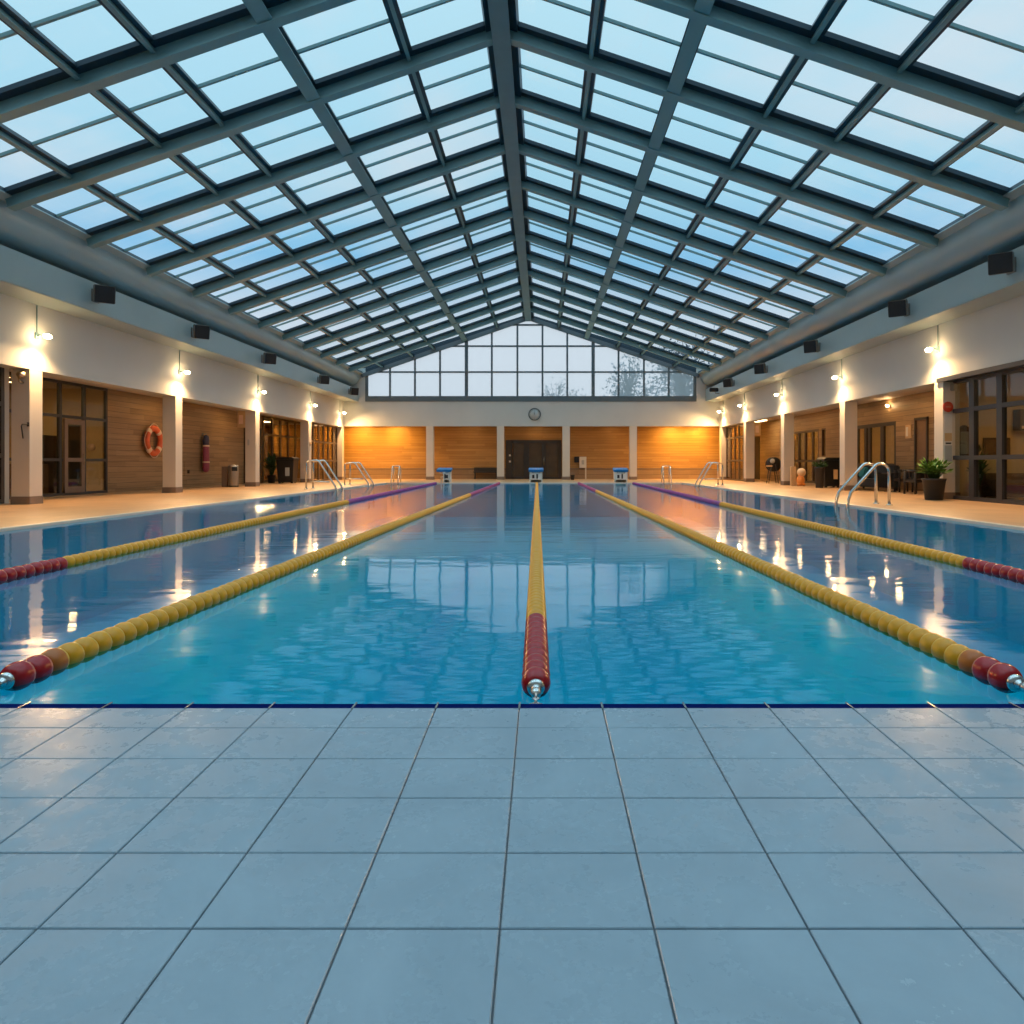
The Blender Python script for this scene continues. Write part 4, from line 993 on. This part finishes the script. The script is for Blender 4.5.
o = thing('wall_mirror', (11.74, 19.45, 1.28), 'dark arched mirror inside lounge behind the first glazing pane', 'mirror')
b = MB(); b.lathe([(.13, -.02), (.15, -.02), (.15, .02), (.13, .02)], (11.74, 19.475, 1.98), RYy, 24); b.box(11.59, 11.89, 19.455, 19.501, 1.28, 1.98); b.build('frame', M['chair'], o)
b = MB(); b.box(11.63, 11.85, 19.445, 19.456, 1.33, 1.95); b.build('mirror_glass', M['glassgrey'], o)
o = tb('wall_shelf', 13.12, 13.9, 19.2, 19.502, 1.98, 2.55, M['brownpic'], 'dark wall shelf with glasses in the lounge at right frame edge', 'shelf', .006)
b = MB(); b.box(13.16, 13.86, 19.19, 19.21, 2.02, 2.10); b.build('shelf_edge', M['creamband'], o)
o = tb('side_cabinet', 13.5, 14.3, 18.3, 19.0, DECK, .78, M['door'], 'low timber cabinet inside lounge at the right frame edge', 'cabinet')
o = tb('black_case', 13.05+.5, 13.7+.5, 18.4, 18.9, .78, 1.2, M['black'], 'black box standing on the low lounge cabinet', 'box')
leafy('lounge_plant', 11.78, 18.9, 0, .25, 1.1, 120, 'slim plant inside the lounge behind the first glazing pane', M['leafd'], (DECK, .16, .4), .2)
tb('counter', -15.9, -15.5, 18.6, 22.0, DECK, 1.05, M['door'], 'timber counter inside the left glazed entrance', 'counter')
tb('inner_door', -16.15, -15.5, 23.58, 23.658, DECK, 2.35, M['doordark'], 'dark inner door seen through the left glazed entrance', 'door', .005)
o = thing('wall_dial', (-15.22, 23.64, 1.5), 'small round pale dial inside the left entrance, right of the inner door', 'dial')
b = MB(); b.lathe([(.001, -.0), (.12, 0), (.12, .05), (.001, .05)], (-15.22, 23.662, 1.62), RYy, 20); b.build('face', M['creamband'], o)
tb('coat_cabinet', -16.9, -16.3, 22.9, 23.6, DECK, 2.0, M['chair'], 'tall dark cabinet inside the left entrance beside the inner door', 'cabinet')

# far wall furniture
o = thing('bench', (-3.55, 45.1, DECK), 'dark bench against far wall left of the doors', 'bench')
b = MB(); b.box(-4.4, -2.85, 44.9, 45.3, DECK+.40, DECK+.50, .01); b.build('seat', M['doordark'], o)
b = MB(); b.box(-4.4, -2.85, 45.25, 45.35, DECK+.40, DECK+.74, .01); b.build('backrest', M['doordark'], o)
for x in (-4.35, -2.98):
    b = MB(); b.box(x, x+.07, 44.92, 45.32, DECK, DECK+.40); b.build('leg', M['doordark'], o)
o = thing('wall_telephone_box', (at(582.5, YB), YB-.1, .85), 'white box on a post at far wall right of the doors', 'box')
b = MB(); b.box(at(579.3, YB), at(586.2, YB), YB-.22, YB-.03, .80, 1.52, .01); b.build('housing', M['paper'], o)
b = MB(); b.box(at(585.0, YB), at(586.2, YB), YB-.18, YB-.08, DECK, .81); b.build('post', M['blockwhite'], o)
b = MB(); b.box(at(581.5, YB), at(584, YB), YB-.235, YB-.22, 1.02, 1.3, .003); b.build('label_plate', M['greypaper'], o)
b = MB(); b.box(at(574.3, YB), at(578.9, YB), YB-.16, YB+.006, 1.15, 1.52, .005); tagb(b, 'black_box', M['black'], 'small black box on far wall beside the white box', 'box')
o = thing('bucket', (at(572.5, 43), 43.0, DECK), 'small dark bucket at the foot of a far pillar', 'bucket')
b = MB(); b.lathe([(.10, 0), (.14, .28), (.15, .29), (.13, .29), (.09, .02)], (at(572.5, 43), 43, DECK), None, 18); b.build('pail', M['pot'], o)
b = MB(); b.tube([(at(572.5, 43)+.14*math.cos(a), 43, DECK+.28+.14*math.sin(a)) for a in [k*PI/8 for k in range(9)]], .006, 6); b.build('handle', M['chrome'], o)

# ------------------------------------------------------------------ outside
b = MB(); b.box(-90, 90, YB+.3, 170, -.3, 0); struct(b.build('ground', M['grass']))
def tree(x, y, cz, cr, ch, n, label, leaf=.22, seed=1):
    rnd = random.Random(seed)
    o = thing('tree', (x, y, 0), label, 'tree', 'trees outside the gable window')
    b = MB(); b.tube([(x, y, 0), (x+.1, y, cz*.5), (x, y, cz)], [.28, .2, .1], 8)
    tips = []
    for k in range(46):
        a = rnd.uniform(0, 2*PI); r_ = cr*rnd.uniform(.5, 1)
        zt = cz+ch*rnd.uniform(-.8, 1); rr = r_*math.sqrt(max(.05, 1-((zt-cz)/ch)**2))
        p0 = Vector((x, y, cz+ch*rnd.uniform(-.9, .2))); p2 = Vector((x+math.cos(a)*rr, y+math.sin(a)*rr, zt)); p1 = p0.lerp(p2, .5)+Vector((0, 0, .4))
        b.tube([p0, p1, p2], [.07, .045, .015], 5); tips.append((p0, p1, p2))
    b.build('trunk', M['bark'], o)
    b = MB()
    for k in range(n):
        p0, p1, p2 = rnd.choice(tips); t = rnd.uniform(.25, 1.1); p = p0.lerp(p1, t*2) if t < .5 else p1.lerp(p2, t*2-1)
        p = p+Vector([rnd.gauss(0, cr*.13) for _ in range(3)]); u = Vector([rnd.gauss(0, 1) for _ in range(3)]).normalized(); v_ = u.cross(Vector([rnd.gauss(0, 1) for _ in range(3)])).normalized()
        s = leaf*rnd.uniform(.5, 1.2); q = [p-u*s, p+v_*s*.4, p+u*s, p-v_*s*.4]; b.face([b.bm.verts.new(z) for z in q])
    b.build('foliage', M['hazeleaf'], o)
tree(12.2, 60, 8.0, 4.6, 3.7, 2600, 'large pale tree behind the right end of the gable window', .2, 3)
tree(9.0, 72, 8.4, 2.5, 4.0, 1500, 'slim pale tree left of the large tree', .22, 5)
tree(1.9, 92, 9.0, 3.2, 3.0, 700, 'small distant tree behind the middle of the gable window', .2, 8)
tree(4.4, 98, 9.0, 2.6, 2.4, 450, 'faint distant tree right of the middle tree', .2, 11)
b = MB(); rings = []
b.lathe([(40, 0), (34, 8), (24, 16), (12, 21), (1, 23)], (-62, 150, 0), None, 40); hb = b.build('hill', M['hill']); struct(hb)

# ------------------------------------------------------------------ camera and colour
cam = bpy.data.cameras.new('camera'); co = bpy.data.objects.new('camera', cam); C.objects.link(co)
cam.sensor_width = 36; cam.sensor_fit = 'HORIZONTAL'; cam.lens = F/1024*36
cam.shift_x = -(VX-512)/1024; cam.shift_y = -(512-VY)/1024
cam.clip_start = .05; cam.clip_end = 400
co.location = (0, 0, EYE); co.rotation_euler = (PI/2, 0, 0)
sc = bpy.context.scene; sc.camera = co
sc.view_settings.view_transform = 'Standard'; sc.view_settings.look = 'None'; sc.view_settings.gamma = 1; sc.view_settings.exposure = 0
sc.view_settings.use_curve_mapping = False
sc.cycles.use_denoising = True
sc.cycles.max_bounces = 8; sc.cycles.transparent_max_bounces = 16; sc.cycles.sample_clamp_indirect = 25
sc.cycles.caustics_reflective = False; sc.cycles.caustics_refractive = False
